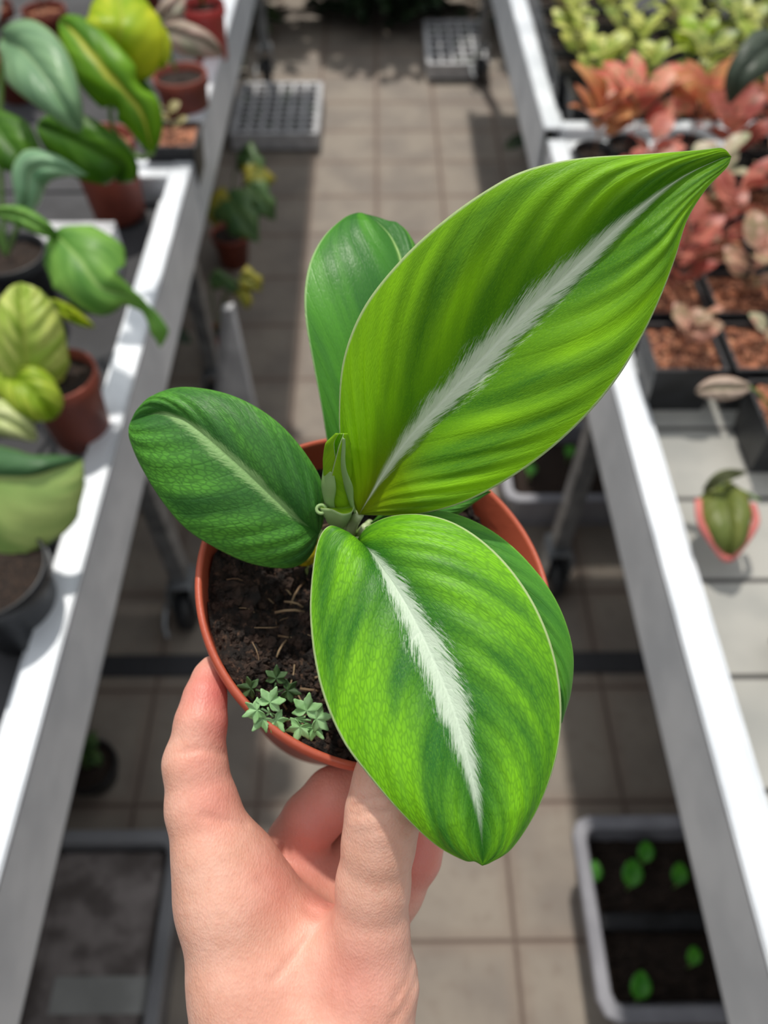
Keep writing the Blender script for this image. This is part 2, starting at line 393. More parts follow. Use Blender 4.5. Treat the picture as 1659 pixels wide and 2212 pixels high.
# soil: lumpy disc
e1 = np.cross([0, 1, 0], PNW); e1 /= np.linalg.norm(e1); e2 = np.cross(PNW, e1)
def soilpt(u, v, h=0.0): return PC+e1*u+e2*v+PNW*(-.013+h)
NR, NA = 70, 200
ph = RNG.uniform(0, 6.28, (26,)); fr = RNG.normal(0, 1, (26, 2)); fr = fr/np.linalg.norm(fr, axis=1)[:, None]*np.geomspace(80, 1500, 26)[:, None]
def lump(u, v):
    h = 0
    for i in range(26): h += math.sin(fr[i, 0]*u+fr[i, 1]*v+ph[i])*(.00034 if i > 12 else .0008)
    return h
G = np.zeros((NR, NA+1, 3))
for i in range(NR):
    for j in range(NA+1):
        r = .0580*(i/(NR-1))**.8; th = 2*PI*j/NA; u, v = r*math.cos(th), r*math.sin(th)
        G[i, j] = soilpt(u, v, lump(u, v)+random.uniform(-.0006, .0006)*(j not in (0, NA)))
MB().grid(G).build('soil', M['soil'], hero)
mb = MB()
for i in range(2600):
    r = .056*math.sqrt(random.random()); th = random.uniform(0, 2*PI); u, v = r*math.cos(th), r*math.sin(th)
    q = random.uniform(.0003, .0013)*(1 if random.random() < .9 else 2.0)
    mb.ball(soilpt(u, v, lump(u, v)+q*.3), q, 6, (random.uniform(.5, 1.8), random.uniform(.5, 1.8), random.uniform(.6, 1.2)), .45)
tag(mb.build('soil_crumbs', M['soilchip'], hero, smooth=False), kind='stuff')
mb = MB()
for i in range(90):
    r = .053*math.sqrt(random.random()); th = random.uniform(0, 2*PI); u, v = r*math.cos(th), r*math.sin(th); d = random.uniform(0, 6.28); L = random.uniform(.004, .011)
    pts = [soilpt(u+math.cos(d+.08*k)*L*k/3, v+math.sin(d+.08*k)*L*k/3, lump(u, v)+.0015+.0006*math.sin(k*1.5)) for k in range(4)]
    mb.tube(pts, random.uniform(.0001, .0005), 5)
tag(mb.build('fibres', M['fibre'], hero), kind='stuff')

def hleaf(mid, left, right, m, bulge=.003, ripple=.0004, label=None, name='leaf', S=200, T=90, curve=.38, nrip=13):
    G, U = blade(pxcurve(mid, S), pxcurve(left, S), pxcurve(right, S), bulge, ripple, nrip, curve, S, T)
    o = MB().add(G.reshape(-1, 3), [(i*(T+1)+j, i*(T+1)+j+1, (i+1)*(T+1)+j+1, (i+1)*(T+1)+j) for i in range(S-1) for j in range(T)], U).build(name, m, hero, solid=.00035)
    if label: o['label'] = label
    return o
LA = leafmat('upright_leaf', (64, 128, 14), (156, 218, 14), (240, 248, 228), .108, rough=.46, cells=.08, band=6.0, curve=.42, base=(150, 166, 4), trans=.32, seed=.4, cellscale=1.2)
LB = leafmat('front_leaf', (42, 112, 34), (130, 202, 26), (222, 238, 216), .115, rough=.46, core=.08, cells=.32, band=6.5, curve=.40, trans=.22, seed=1.9, cellscale=.66)
LC = leafmat('left_leaf', (50, 104, 44), (92, 162, 54), (152, 192, 122), .10, rough=.46, cells=.5, band=5, curve=.36, trans=.16, seed=5.1, edge=(90, 150, 60), cellscale=.5)
LD = leafmat('back_leaf', (54, 116, 46), (86, 158, 46), (170, 208, 120), .035, cells=.15, band=6, curve=.5, trans=.2, seed=7.7, edge=(170, 205, 140))
LE = leafmat('under_leaf', (54, 122, 44), (98, 170, 52), (150, 190, 130), .02, cells=.2, band=7, curve=.5, trans=.2, seed=9.7, edge=(120, 185, 70))
# big leaf
hleaf([(775, 1112, .240), (830, 1022, .2365), (880, 950, .233), (955, 868, .228), (1040, 778, .223), (1130, 682, .218), (1220, 600, .214), (1300, 525, .211), (1385, 448, .208), (1470, 385, .205), (1552, 345, .204), (1580, 338, .204)],
      [(775, 1112, .240), (752, 1066, .234), (738, 990, .229), (732, 890, .224), (742, 775, .219), (785, 665, .214), (865, 562, .209), (960, 475, .205), (1060, 405, .202), (1140, 366, .201), (1250, 342, .201), (1400, 332, .201), (1510, 324, .202), (1560, 320, .203), (1580, 338, .204)],
      [(775, 1112, .240), (850, 1114, .235), (920, 1108, .230), (1000, 1086, .226), (1085, 1043, .222), (1175, 982, .218), (1262, 903, .214), (1335, 815, .211), (1388, 725, .209), (1428, 640, .207), (1458, 560, .206), (1485, 475, .205), (1525, 410, .204), (1570, 362, .204), (1580, 338, .204)],
      LA, bulge=.0035, ripple=.0006, label='largest leaf, bright green with a wide silvery midrib, pointing up and right', S=260, T=120)
# front leaf
hleaf([(770, 1172, .236), (800, 1195, .229), (835, 1240, .222), (880, 1312, .216), (920, 1390, .211), (955, 1470, .207), (985, 1550, .2035), (1010, 1640, .201), (1030, 1730, .2), (1040, 1810, .2), (1042, 1867, .201)],
      [(770, 1172, .236), (745, 1150, .231), (712, 1138, .228), (690, 1165, .227), (677, 1230, .225), (671, 1320, .221), (680, 1420, .216), (702, 1510, .211), (742, 1600, .206), (792, 1668, .2025), (858, 1745, .2), (935, 1818, .1995), (1000, 1855, .2), (1025, 1858, .2005), (1042, 1867, .201)],
      [(770, 1172, .236), (795, 1140, .232), (842, 1118, .229), (905, 1113, .226), (965, 1125, .223), (1025, 1157, .22), (1085, 1210, .217), (1135, 1275, .214), (1172, 1345, .211), (1197, 1420, .209), (1210, 1505, .207), (1208, 1590, .205), (1190, 1670, .203), (1155, 1755, .201), (1105, 1830, .2), (1060, 1860, .2005), (1042, 1867, .201)],
      LB, bulge=.003, ripple=.00045, label='broad front leaf with a white feathered midrib, drooping over the rim', S=260, T=120)
# left leaf
hleaf([(688, 1152, .246), (640, 1118, .241), (580, 1065, .237), (520, 1010, .235), (470, 965, .235), (430, 930, .236), (390, 903, .238), (345, 892, .241), (284, 912, .2455)],
      [(688, 1152, .246), (697, 1120, .245), (694, 1045, .241), (662, 985, .239), (612, 925, .238), (552, 880, .238), (482, 850, .239), (400, 838, .241), (345, 850, .244), (305, 880, .2455), (284, 912, .2455)],
      [(688, 1152, .246), (672, 1195, .246), (640, 1222, .245), (590, 1225, .243), (530, 1212, .241), (462, 1180, .240), (402, 1140, .240), (352, 1082, .241), (308, 1010, .243), (284, 955, .2445), (280, 930, .2452), (284, 912, .2455)],
      LC, bulge=.003, ripple=.0005, label='oval darker green leaf reaching to the left, tip bent down', nrip=9)
# back leaf standing behind the big one
hleaf([(742, 1130, .262), (775, 960, .258), (820, 780, .258), (862, 640, .262), (868, 575, .266), (850, 522, .270), (820, 485, .274), (785, 461, .276)],
      [(742, 1130, .262), (716, 1010, .258), (694, 880, .255), (677, 790, .254), (661, 700, .254), (658, 630, .256), (670, 565, .260), (698, 512, .266), (738, 474, .272), (765, 461, .275), (785, 461, .276)],
      [(742, 1130, .262), (830, 1000, .268), (900, 850, .270), (930, 700, .272), (920, 590, .274), (895, 525, .277), (868, 496, .279), (835, 487, .279), (785, 461, .276)],
      LD, bulge=.003, ripple=.0003, label='leaf standing upright behind the largest one', nrip=10)
# leaf under the front leaf
hleaf([(790, 1140, .246), (940, 1190, .237), (1070, 1290, .231), (1160, 1430, .228), (1212, 1560, .229)],
      [(790, 1140, .246), (860, 1260, .243), (960, 1400, .239), (1080, 1520, .235), (1170, 1570, .231), (1212, 1560, .229)],
      [(790, 1140, .246), (880, 1108, .240), (960, 1106, .237), (1040, 1135, .234), (1110, 1185, .231), (1175, 1258, .229), (1215, 1330, .228), (1236, 1410, .228), (1232, 1490, .228), (1212, 1560, .229)],
      LE, bulge=.003, ripple=.0003, label='plain green leaf mostly hidden under the front leaf')
hleaf([(800, 1130, .262), (900, 1112, .258), (990, 1085, .258), (1060, 1062, .260)],
      [(800, 1130, .262), (880, 1060, .258), (980, 1030, .258), (1060, 1062, .260)],
      [(800, 1130, .262), (880, 1145, .259), (975, 1118, .258), (1020, 1090, .259), (1060, 1062, .260)],
      LE, bulge=.002, label='small dark leaf low behind the largest leaf', S=80, T=40)
hleaf([(700, 1150, .268), (672, 1180, .266), (640, 1200, .266), (618, 1210, .267)],
      [(700, 1150, .268), (680, 1165, .266), (650, 1178, .266), (618, 1210, .267)],
      [(700, 1150, .268), (690, 1200, .267), (660, 1222, .267), (618, 1210, .267)],
      mat('yellowed_leaf', (205, 190, 20), (150, 140, 20), 300, rough=.5, trans=.3), bulge=.001, label='small yellowed leaf beside the stem', S=40, T=20)
hleaf([(690, 1190, .272), (672, 1220, .272), (672, 1262, .274)],
      [(690, 1190, .272), (650, 1215, .272), (672, 1262, .274)],
      [(690, 1190, .272), (695, 1230, .273), (672, 1262, .274)],
      mat('pale_sheath', (150, 170, 90), (180, 185, 120), 200, rough=.5, trans=.3), bulge=.001, label='pale drying leaf sheath', S=40, T=20)
# stems
stm = mat('pale_green_stem', (160, 190, 110), (190, 205, 160), 120, rough=.45, bump=(500, .0002), trans=.1)
base = P(735, 1215, .283)
for pts, r in (([(735, 1225, .284), (738, 1180, .268), (736, 1130, .252), (730, 1105, .245)], (.0042, .0038, .0034, .003)),
               ([(745, 1220, .283), (752, 1175, .262), (762, 1135, .248), (776, 1110, .2405)], (.0022, .002, .0018, .0016)),
               ([(742, 1225, .283), (750, 1195, .262), (760, 1178, .245), (772, 1170, .2365)], (.0022, .002, .0018, .0016)),
               ([(730, 1225, .283), (715, 1185, .262), (700, 1162, .250), (688, 1152, .246)], (.0022, .002, .0018, .0016)),
               ([(738, 1215, .283), (740, 1170, .27), (742, 1130, .262)], (.002, .0018, .0016)),
               ([(745, 1215, .283), (770, 1165, .262), (790, 1140, .246)], (.002, .0018, .0016)),
               ([(745, 1210, .283), (780, 1150, .268), (800, 1130, .262)], (.002, .0016, .0014))):
    c = pxcurve(pts, 14); MB().tube(c, list(np.interp(np.linspace(0, 1, 14), np.linspace(0, 1, len(r)), r)), 14).build('stem', stm, hero)
# rolled new leaf: a spiral sheet opening to the front
NL = leafmat('rolled_leaf', (150, 205, 40), (176, 222, 44), (190, 215, 150), .02, cells=.1, band=5, trans=.4, edge=(205, 225, 170), seed=3)
NLo = mat('pale_leaf_back', (168, 198, 136), (150, 186, 112), 60, rough=.5, trans=.25)
c = pxcurve([(736, 1125, .247), (732, 1080, .240), (728, 1020, .231), (728, 965, .222), (737, 937, .217)], 60)
rad = np.interp(np.linspace(0, 1, 60), [0, .2, .45, .7, .88, 1], [.0030, .0040, .0044, .0042, .0036, .0016])
G = np.zeros((60, 41, 3)); G2 = np.zeros((60, 41, 3))
for i in range(60):
    s_ = i/59; opn = np.interp(s_, [0, .4, .7, 1], [.15, .5, 1.5, 2.4])
    for j in range(41):
        th = (j/40-.5)*(2*PI*1.25-opn)-PI/2; rr = rad[i]*(1+.22*(j/40-.5))
        dx, dz = math.cos(th)*rr, math.sin(th)*rr       # th=-pi/2 is the far side: the mouth faces the light
        G[i, j] = c[i]+RIGHT*dx*.95+FWD*(-dz)*.8
        
MB().grid(G).build('rolled_leaf', NL, hero, solid=.0003)['label'] = 'new leaf still rolled into a pale green funnel'
# pale outer flap of the roll
L1 = pxcurve([(700, 1010, .231), (696, 1050, .234), (703, 1085, .239), (716, 1112, .244)], 30); L2 = pxcurve([(722, 1022, .228), (726, 1055, .231), (722, 1085, .236), (728, 1112, .242)], 30)
G = np.array([[L1[i]*(1-a)+L2[i]*a-FWD*.0012*math.sin(PI*a) for a in np.linspace(0, 1, 9)] for i in range(30)]); MB().grid(G).build('leaf_flap', NLo, hero, solid=.0003)
L1 = pxcurve([(742, 945, .2165), (734, 1000, .226), (742, 1040, .231), (756, 1085, .237), (766, 1108, .240)], 40); L2 = pxcurve([(744, 948, .217), (748, 1010, .224), (762, 1050, .229), (764, 1080, .234), (768, 1108, .239)], 40)
G = np.array([[L1[i]*(1-a)+L2[i]*a-FWD*.0008*math.sin(PI*a) for a in np.linspace(0, 1, 9)] for i in range(40)]); MB().grid(G).build('leaf_flap', NLo, hero, solid=.0003)
# sheath collar in front
L1 = pxcurve([(689, 1098, .238), (698, 1100, .235), (716, 1102, .233), (740, 1112, .232), (760, 1107, .234), (766, 1092, .237)], 50)
L2 = pxcurve([(703, 1118, .241), (708, 1130, .241), (718, 1140, .241), (735, 1145, .241), (748, 1135, .241), (758, 1118, .241)], 50)
G = np.array([[L1[i]*(1-a)+L2[i]*a-FWD*.0012*math.sin(PI*a) for a in np.linspace(0, 1, 13)] for i in range(50)]); MB().grid(G).build('leaf_sheath', NLo, hero, solid=.0003)
G = np.array([[L1[i]*(1-a)+pxcurve([(700, 1096, .239), (722, 1098, .2405), (748, 1086, .241), (764, 1090, .238)], 50)[i]*a+FWD*.001*math.sin(PI*a) for a in np.linspace(0, 1, 9)] for i in range(50)]); MB().grid(G).build('leaf_sheath', NL, hero, solid=.0003)
th = np.linspace(0, 2*PI*1.1, 26)
cc = np.array([P(694+10*math.cos(t), 1100+9*math.sin(t), .236+.001*t/6) for t in th]); MB().tube(cc, .00055, 8).build('leaf_curl', NLo, hero)

# small lobed weeds at the rim
wm = mat('pale_weed_leaf', (156, 198, 140), (132, 180, 112), 300, rough=.6, trans=.2); wm2 = mat('dim_weed_leaf', (66, 98, 52), (50, 80, 42), 300, rough=.6, trans=.2)
def lobed(parent, x, y, t, rpx, ang, m, tilt=.2):
    mb = MB(); n = 90; R = rpx/F*t*1.15; V = []; Fc = []
    cu, cv = math.cos(ang), math.sin(ang)
    rings = 6
    for i in range(rings+1):
        for j in range(n):
            th = 2*PI*j/n; u = abs(((th+PI) % (2*PI))-PI)
            r = R*(.36+max((.70-.10*abs(l_))*math.exp(-((u-l_)/.44)**2)*(1+.13*math.cos(15*(u-l_))) for l_ in (0, .98, 1.95)))*(1-.5*math.exp(-((PI-u)/.6)**2))*i/rings
            a_, b_ = r*math.cos(th)+R*.35, r*math.sin(th)
            X, Y = a_*cu-b_*cv, a_*cv+b_*cu
            V.append(P(x, y, t)+RIGHT*X-UP*Y-FWD*(tilt*(a_)*.5+.0006*math.cos(5*th)*i/rings-r*r*8))
    for i in range(rings):
        for j in range(n):
            Fc.append((i*n+j, i*n+(j+1) % n, (i+1)*n+(j+1) % n, (i+1)*n+j))
    return mb.add(V, Fc).build('leaflet', m, parent, solid=.0002)
def weed(root, leaves, m):
    c = resample([root, (root+leaves[0][3])/2-FWD*.001, leaves[0][3]], 10)
    wo = MB().tube(c, .0004, 6).build('weed', m, hero); wo['label'] = 'tiny lobed weed seedling at the pot rim'
    for (x, y, t, _p, r, a) in leaves:
        MB().tube([P(x, y, t), leaves[0][3]], .00035, 6).build('stalk', m, wo); lobed(wo, x, y, t, r, a, m)
def WL(x, y, t, r, a, hub): return (x, y, t, P(*hub), r, a)
h1 = (583, 1540, .2285); weed(P(600, 1545, .247), [WL(578, 1528, .2275, 30, -1.15, h1), WL(565, 1530, .228, 26, 2.75, h1), WL(575, 1545, .229, 26, 2.3, h1), WL(590, 1548, .2295, 24, .9, h1)], wm)
h2 = (640, 1552, .232); weed(P(606, 1556, .247), [WL(660, 1548, .231, 32, -1.4, h2), WL(672, 1556, .231, 30, -.25, h2), WL(652, 1560, .2315, 28, 1.9, h2), WL(672, 1566, .232, 24, .8, h2)], wm)
h3 = (590, 1500, .24); weed(P(590, 1520, .247), [WL(552, 1490, .239, 24, 3.4, h3), WL(596, 1475, .239, 24, -1.5, h3), WL(612, 1490, .240, 24, .2, h3)], wm2)

# ================================================================== HAND (one continuous surface)
def cc3(x, y, t): return np.array([(x-CX)/F*t, (CY-y)/F*t, -t])
H = .0008
lo = np.array([-.078, -.205, -.325]); hi = np.array([.040, -.030, -.165])
nx, ny, nz = ((hi-lo)/H).astype(int)
xs, ys, zs = [lo[i]+H*np.arange(n) for i, n in enumerate((nx, ny, nz))]
gx, gy, gz = np.meshgrid(xs, ys, zs, indexing='ij', sparse=True)
def cone(a, b):
    (pa, ra), (pb, rb) = a, b; d = pb-pa; L2 = float(d@d)
    h = np.clip(((gx-pa[0])*d[0]+(gy-pa[1])*d[1]+(gz-pa[2])*d[2])/L2, 0, 1)
    return np.sqrt((gx-pa[0]-h*d[0])**2+(gy-pa[1]-h*d[1])**2+(gz-pa[2]-h*d[2])**2)-(ra+h*(rb-ra))
def smin(a, b, k):
    h = np.maximum(k-np.abs(a-b), 0)/k; return np.minimum(a, b)-h*h*k*.25
def chain(js, k=.004):
    r = None; q = [(cc3(x, y, t), rd) for (x, y, t, rd) in js]
    for i in range(len(q)-1):
        c = cone(q[i], q[i+1]); r = c if r is None else smin(r, c, k)
    return r
index = chain([(495, 1930, .233, .0145), (465, 1835, .233, .0125), (437, 1745, .235, .0107), (421, 1648, .237, .0093), (434, 1560, .239, .0076), (443, 1505, .2425, .0063), (452, 1462, .247, .0048), (458, 1440, .250, .0036)], .003)
thumb = chain([(800, 2110, .226, .0128), (798, 2010, .224, .0112), (806, 1910, .222, .0103), (818, 1820, .220, .0101), (828, 1755, .219, .0104), (840, 1690, .218, .0098), (850, 1625, .216, .0088)], .003)
wrist = smin(chain([(540, 2600, .222, .0235), (538, 2300, .224, .0165), (528, 2120, .228, .0155), (497, 1940, .232, .0148)], .006),
             chain([(770, 2600, .222, .0235), (772, 2300, .222, .0165), (790, 2140, .225, .0132)], .006), .010)
wrist = smin(wrist, chain([(650, 2600, .220, .0245), (655, 2300, .224, .0200), (650, 2130, .232, .0150), (600, 2020, .236, .0125)], .006), .012)
web = smin(chain([(560, 1960, .236, .0110), (640, 2030, .236, .0090), (730, 2060, .230, .0100)], .006), chain([(520, 1880, .237, .0110), (575, 1950, .240, .0085), (640, 1990, .242, .0070), (700, 2020, .236, .0070)], .004), .006)
palm = chain([(610, 2080, .250, .0150), (640, 1975, .256, .0125), (650, 1890, .260, .0110)], .006)
palm = smin(palm, chain([(700, 2080, .255, .0140), (740, 1960, .262, .0120), (790, 1880, .268, .0105)], .006), .010)
palm = smin(palm, chain([(600, 1930, .258, .0090), (640, 1870, .262, .0095)]), .006)
middle = chain([(640, 1885, .264, .0105), (636, 1822, .262, .0092), (672, 1772, .261, .0095), (722, 1722, .262, .0098), (790, 1690, .268, .0090), (850, 1668, .276, .0075)], .003)
ring = chain([(720, 1930, .266, .0105), (760, 1850, .272, .0095), (800, 1790, .272, .0090), (850, 1730, .276, .0085), (890, 1700, .284, .0070)], .003)
little = chain([(800, 2010, .262, .0110), (850, 1920, .258, .0098), (893, 1850, .256, .0088), (915, 1785, .258, .0080), (925, 1730, .264, .0068)], .003)
sdf = smin(wrist, smin(index, thumb, .002), .009)
sdf = smin(sdf, web, .008)
sdf = smin(sdf, palm, .007)
sdf = smin(sdf, smin(middle, smin(ring, little, .0012), .0012), .0035)
# creases: shallow grooves cut across the surface
PXG = gx/(-gz)*F+CX+0*gy; PYG = CY-gy/(-gz)*F+0*gx
def groove(pts, zfar, depth_, wid):
    """crease along a line seen on the near side of the skin (nearer than zfar)"""
    global sdf
    p = np.array(pts, float); x0_, x1_ = p[:, 0].min()-40, p[:, 0].max()+40; y0_, y1_ = p[:, 1].min()-40, p[:, 1].max()+40
    m = (PXG > x0_) & (PXG < x1_) & (PYG > y0_) & (PYG < y1_) & ((gz+0*gx+0*gy) > -zfar) & (np.abs(sdf) < .004)
    X, Y = PXG[m], PYG[m]; d = np.full(X.shape, 1e9)
    for a_, b_ in zip(p[:-1], p[1:]):
        e = b_-a_; h = np.clip(((X-a_[0])*e[0]+(Y-a_[1])*e[1])/(e@e), 0, 1); d = np.minimum(d, np.hypot(X-a_[0]-h*e[0], Y-a_[1]-h*e[1]))
    d = d*.22/F; v = sdf[m]; v += depth_*np.exp(-(d/wid)**2); sdf[m] = v
for g, z_, dd, ww_ in (([(768, 1742), (790, 1728), (825, 1722), (862, 1730), (895, 1750)], .222, .0006, .0009), ([(760, 1762), (800, 1752), (850, 1756), (892, 1776)], .222, .0006, .0009), ([(775, 1800), (830, 1790), (880, 1800)], .222, .0003, .0010),
                 ([(395, 1626), (430, 1618), (482, 1628)], .238, .0006, .0011), ([(440, 1762), (480, 1772), (530, 1782)], .236, .0006, .0011),
                 ([(560, 1900), (590, 1925), (640, 1955), (685, 1975)], .242, .0005, .0012), ([(590, 2120), (640, 2060), (690, 2000), (715, 1955)], .236, .0005, .0012),
                 ([(900, 2040), (882, 2110), (850, 2165)], .228, .0005, .0011), ([(903, 2100), (880, 2165), (840, 2215)], .228, .0005, .0011), ([(740, 2120), (752, 2190), (750, 2240)], .226, .0003, .0014)):
    groove(g, z_, dd, ww_)
del PXG, PYG
def surface_nets(S, lo, H):
    sg = S < 0; n = np.array(S.shape)-1
    acc = np.zeros(tuple(n)+(3,)); cnt = np.zeros(tuple(n))
    cs = [(i, j, k_) for i in (0, 1) for j in (0, 1) for k_ in (0, 1)]
    def sub(A, c): return A[c[0]:c[0]+n[0], c[1]:c[1]+n[1], c[2]:c[2]+n[2]]
    for a in cs:
        for ax in range(3):
            if a[ax]: continue
            b = list(a); b[ax] = 1
            A, B = sub(S, a), sub(S, b); m = (A < 0) != (B < 0)
            u = np.where(m, A/(A-B+1e-20*(A == B)), 0)
            for d in range(3): acc[..., d] += np.where(m, a[d]+(u if d == ax else 0), 0)
            cnt += m
    act = cnt > 0; idx = -np.ones(tuple(n), int); idx[act] = np.arange(act.sum())
    V = (np.argwhere(act)+acc[act]/cnt[act][:, None])*H+lo; Q = []
    for ax in range(3):
        sl0 = [slice(1, n[d]) for d in range(3)]; sl1 = list(sl0)
        sl0[ax] = slice(0, n[ax]); sl1[ax] = slice(1, n[ax]+1)
        s0, s1 = sg[tuple(sl0)], sg[tuple(sl1)]; b, c_ = [d for d in range(3) if d != ax]
        base_ = [slice(1, n[d]) for d in range(3)]; base_[ax] = slice(0, n[ax])
        def g(db, dc):
            s_ = list(base_); s_[b] = slice(1-db, n[b]-db); s_[c_] = slice(1-dc, n[c_]-dc); return idx[tuple(s_)]
        q = np.stack([g(0, 0), g(1, 0), g(1, 1), g(0, 1)], -1); m = s0 != s1
        fl = (s0 & ~s1) if ax != 1 else (~s0 & s1)
        qa = q[m & fl]; qb = q[m & ~fl][:, ::-1]; Q += [qa, qb]
    return V, np.vstack(Q)
V, Q = surface_nets(sdf, lo, H); Q = Q[(Q >= 0).all(1)]
for it in range(2):                   # light smoothing
    s_ = np.zeros_like(V); c_ = np.zeros(len(V))
    for a, b in ((0, 1), (1, 2), (2, 3), (3, 0)):
        np.add.at(s_, Q[:, a], V[Q[:, b]]); np.add.at(s_, Q[:, b], V[Q[:, a]]); np.add.at(c_, Q[:, a], 1); np.add.at(c_, Q[:, b], 1)
    V = V*.5+.5*s_/np.maximum(c_, 1)[:, None]
# blood-red skin zones (fingertips, finger pads, creases)
red = np.zeros(len(V))
for (x, y, t, r, a) in ((468, 1500, .24, .012, 1.0), (478, 1560, .236, .009, .8), (450, 1640, .228, .010, .45), (480, 1720, .225, .012, .55), (600, 1900, .228, .014, .45), (700, 1960, .236, .012, .6), (690, 1800, .252, .020, .75), (900, 1840, .25, .018, .8),
                        (760, 2120, .212, .016, .45), (740, 2000, .222, .012, .35), (690, 1890, .255, .018, .4), (720, 2160, .208, .012, .35), (600, 2150, .21, .02, .2)):
    red = np.maximum(red, a*np.exp(-(np.linalg.norm(V-cc3(x, y, t), axis=1)/r)**2))
VW = CAM+V[:, :1]*RIGHT+V[:, 1:2]*UP-V[:, 2:3]*FWD
mb = MB(); mb.v = VW.tolist(); mb.f = Q.tolist(); mb.uv = [(0, 0)]*len(VW)
k = NT('skin'); pp = k.pos()
at = k.n('ShaderNodeAttribute'); at.attribute_name = 'redness'
c = k.mix(k.sm(k.noise(pp, 90, 4, .6), .3, .7), lin((226, 178, 158)), lin((214, 162, 140)))
c = k.mix(at.outputs['Fac'], c, lin((208, 116, 108)))
c = k.mix(k.math('MULTIPLY', k.sm(k.noise(pp, 700, 2), .52, .72), .22), c, lin((206, 136, 116)))
k.link(c, k.bsdf.inputs['Base Color']); k.bsdf.inputs['Roughness'].default_value = .48; k.bsdf.inputs['Specular IOR Level'].default_value = .4
k.bsdf.inputs['Subsurface Weight'].default_value = .35; k.bsdf.inputs['Subsurface Radius'].default_value = (1.0, .35, .2); k.bsdf.inputs['Subsurface Scale'].default_value = .0025
vo = k.n('ShaderNodeTexVoronoi'); vo.inputs['Scale'].default_value = 1.0
mp = k.n('ShaderNodeMapping'); mp.inputs['Scale'].default_value = (1500, 900, 1500); mp.inputs['Rotation'].default_value = (.5, .4, .6)
k.t.links.new(pp, mp.inputs[0]); k.t.links.new(mp.outputs[0], vo.inputs['Vector'])
k.bump(k.math('ADD', vo.outputs[0], k.math('MULTIPLY', k.noise(pp, 350, 4), 2.0)), .0002, .5)
hand = mb.build('person', k.m)
att = hand.data.attributes.new('redness', 'FLOAT', 'POINT'); att.data.foreach_set('value', red.astype(np.float32))
tag(hand, 'left hand and bare wrist holding the pot, thumb in front and fingers curled behind', 'person')

# ================================================================== LEFT BENCH
def pxleaf(parent, mid, wl, m, shape='oval', wr=None, tl=0.0, tr=0.0, bulge=.006, name='leaf', label=None, S=60, T=24, ripple=.0008, notch=None, nrip=9, solid=.0005):
    """leaf given by its midrib and half widths in photo units at its own distance; tl/tr tilt the halves away"""
    c = pxcurve(mid, S); s = np.linspace(0, 1, S); tan = np.gradient(c, axis=0); tan /= np.linalg.norm(tan, axis=1, keepdims=True)
    vd = c-CAM; vd /= np.linalg.norm(vd, axis=1, keepdims=True); side = np.cross(tan, vd); side /= np.linalg.norm(side, axis=1, keepdims=True)
    t = np.array([depth(p) for p in c])[:, None]; sh = SHAPES[shape](s)[:, None] if isinstance(shape, str) else np.interp(s, *shape)[:, None]
    wr = wl if wr is None else wr
    nl = np.ones_like(sh); nr = np.ones_like(sh)
    if notch:
        for (sd, a, wd, dp) in notch:
            g = 1-dp*np.exp(-((s-a)/wd)**4)[:, None]
            if sd < 0: nl = nl*g
            else: nr = nr*g
    L = c+side*sh*nl*wl*t/F+FWD*sh*tl*wl*t/F; R = c-side*sh*nr*wr*t/F+FWD*sh*tr*wr*t/F
    G, U = blade(c, L, R, bulge, ripple, nrip, .35, S, T)
    o = MB().add(G.reshape(-1, 3), [(i*(T+1)+j, i*(T+1)+j+1, (i+1)*(T+1)+j+1, (i+1)*(T+1)+j) for i in range(S-1) for j in range(T)], U).build(name, m, parent, solid=solid)
    if label: o['label'] = label
    return o
def stem(parent, pts, r, m): MB().tube(pxcurve(pts, 16), r, 8).build('stem', m, parent)
def round_pot(parent, c, r, h, m, taper=.72, soilm='soil'):
    pr = [(0, .003), (r*taper-.003, .003), (r-.004, h-.02), (r-.003, h-.001), (r-.001, h), (r+.0005, h-.001), (r+.001, h-.018), (r-.003, h-.019), (r*taper, .001), (0, 0)]
    MB().lathe(pr, c, (0, 0, 1), 40).build('pot', m, parent)
    g = MB(); n = 28; G = np.zeros((9, n+1, 3))
    for i in range(9):
        for j in range(n+1):
            th = 2*PI*j/n; rr = (r-.004)*i/8; G[i, j] = (c[0]+rr*math.cos(th), c[1]+rr*math.sin(th), c[2]+h-.014+random.uniform(-.002, .002)*(0 < j < n))
    g.grid(G).build('soil', M[soilm], parent)
def potfrom(x, y, zrim, r, h): p = Pz(x, y, zrim); return (float(p[0]), float(p[1]), zrim-h)

lg = lambda nm, d, l, si, wd, **kw: leafmat(nm, d, l, si, wd, **kw)
GGREY = lg('grey_green_leaf', (108, 146, 108), (138, 176, 128), (150, 180, 130), .03, cells=.05, band=3, edge=(200, 215, 150), trans=.15, rough=.3)
GYEL = lg('yellow_variegated_leaf', (150, 190, 20), (220, 226, 50), (190, 205, 60), .04, cells=.05, band=3, edge=(180, 215, 40), trans=.4)
GMON = lg('yellow_striped_dark_leaf', (78, 136, 16), (128, 180, 28), (216, 220, 84), .13, cells=.03, band=3, edge=(110, 165, 30), trans=.35, soft=.4)
GDRK = lg('dark_green_leaf', (54, 104, 18), (96, 150, 26), (100, 150, 40), .03, cells=.03, band=3, edge=(90, 140, 40), trans=.35)
GPAL = lg('pale_green_leaf', (116, 166, 122), (160, 198, 158), (180, 205, 165), .05, cells=.03, band=4, edge=(200, 210, 170), trans=.25, rough=.3)
GPOT = lg('green_trailing_leaf', (84, 140, 54), (138, 188, 84), (160, 200, 110), .06, cells=.05, band=6, edge=(120, 180, 70), trans=.3)
GCRK = lg('crinkled_lime_leaf', (158, 192, 60), (228, 236, 136), (200, 215, 100), .06, cells=.25, band=9, edge=(160, 200, 50), trans=.35, cellscale=.35)
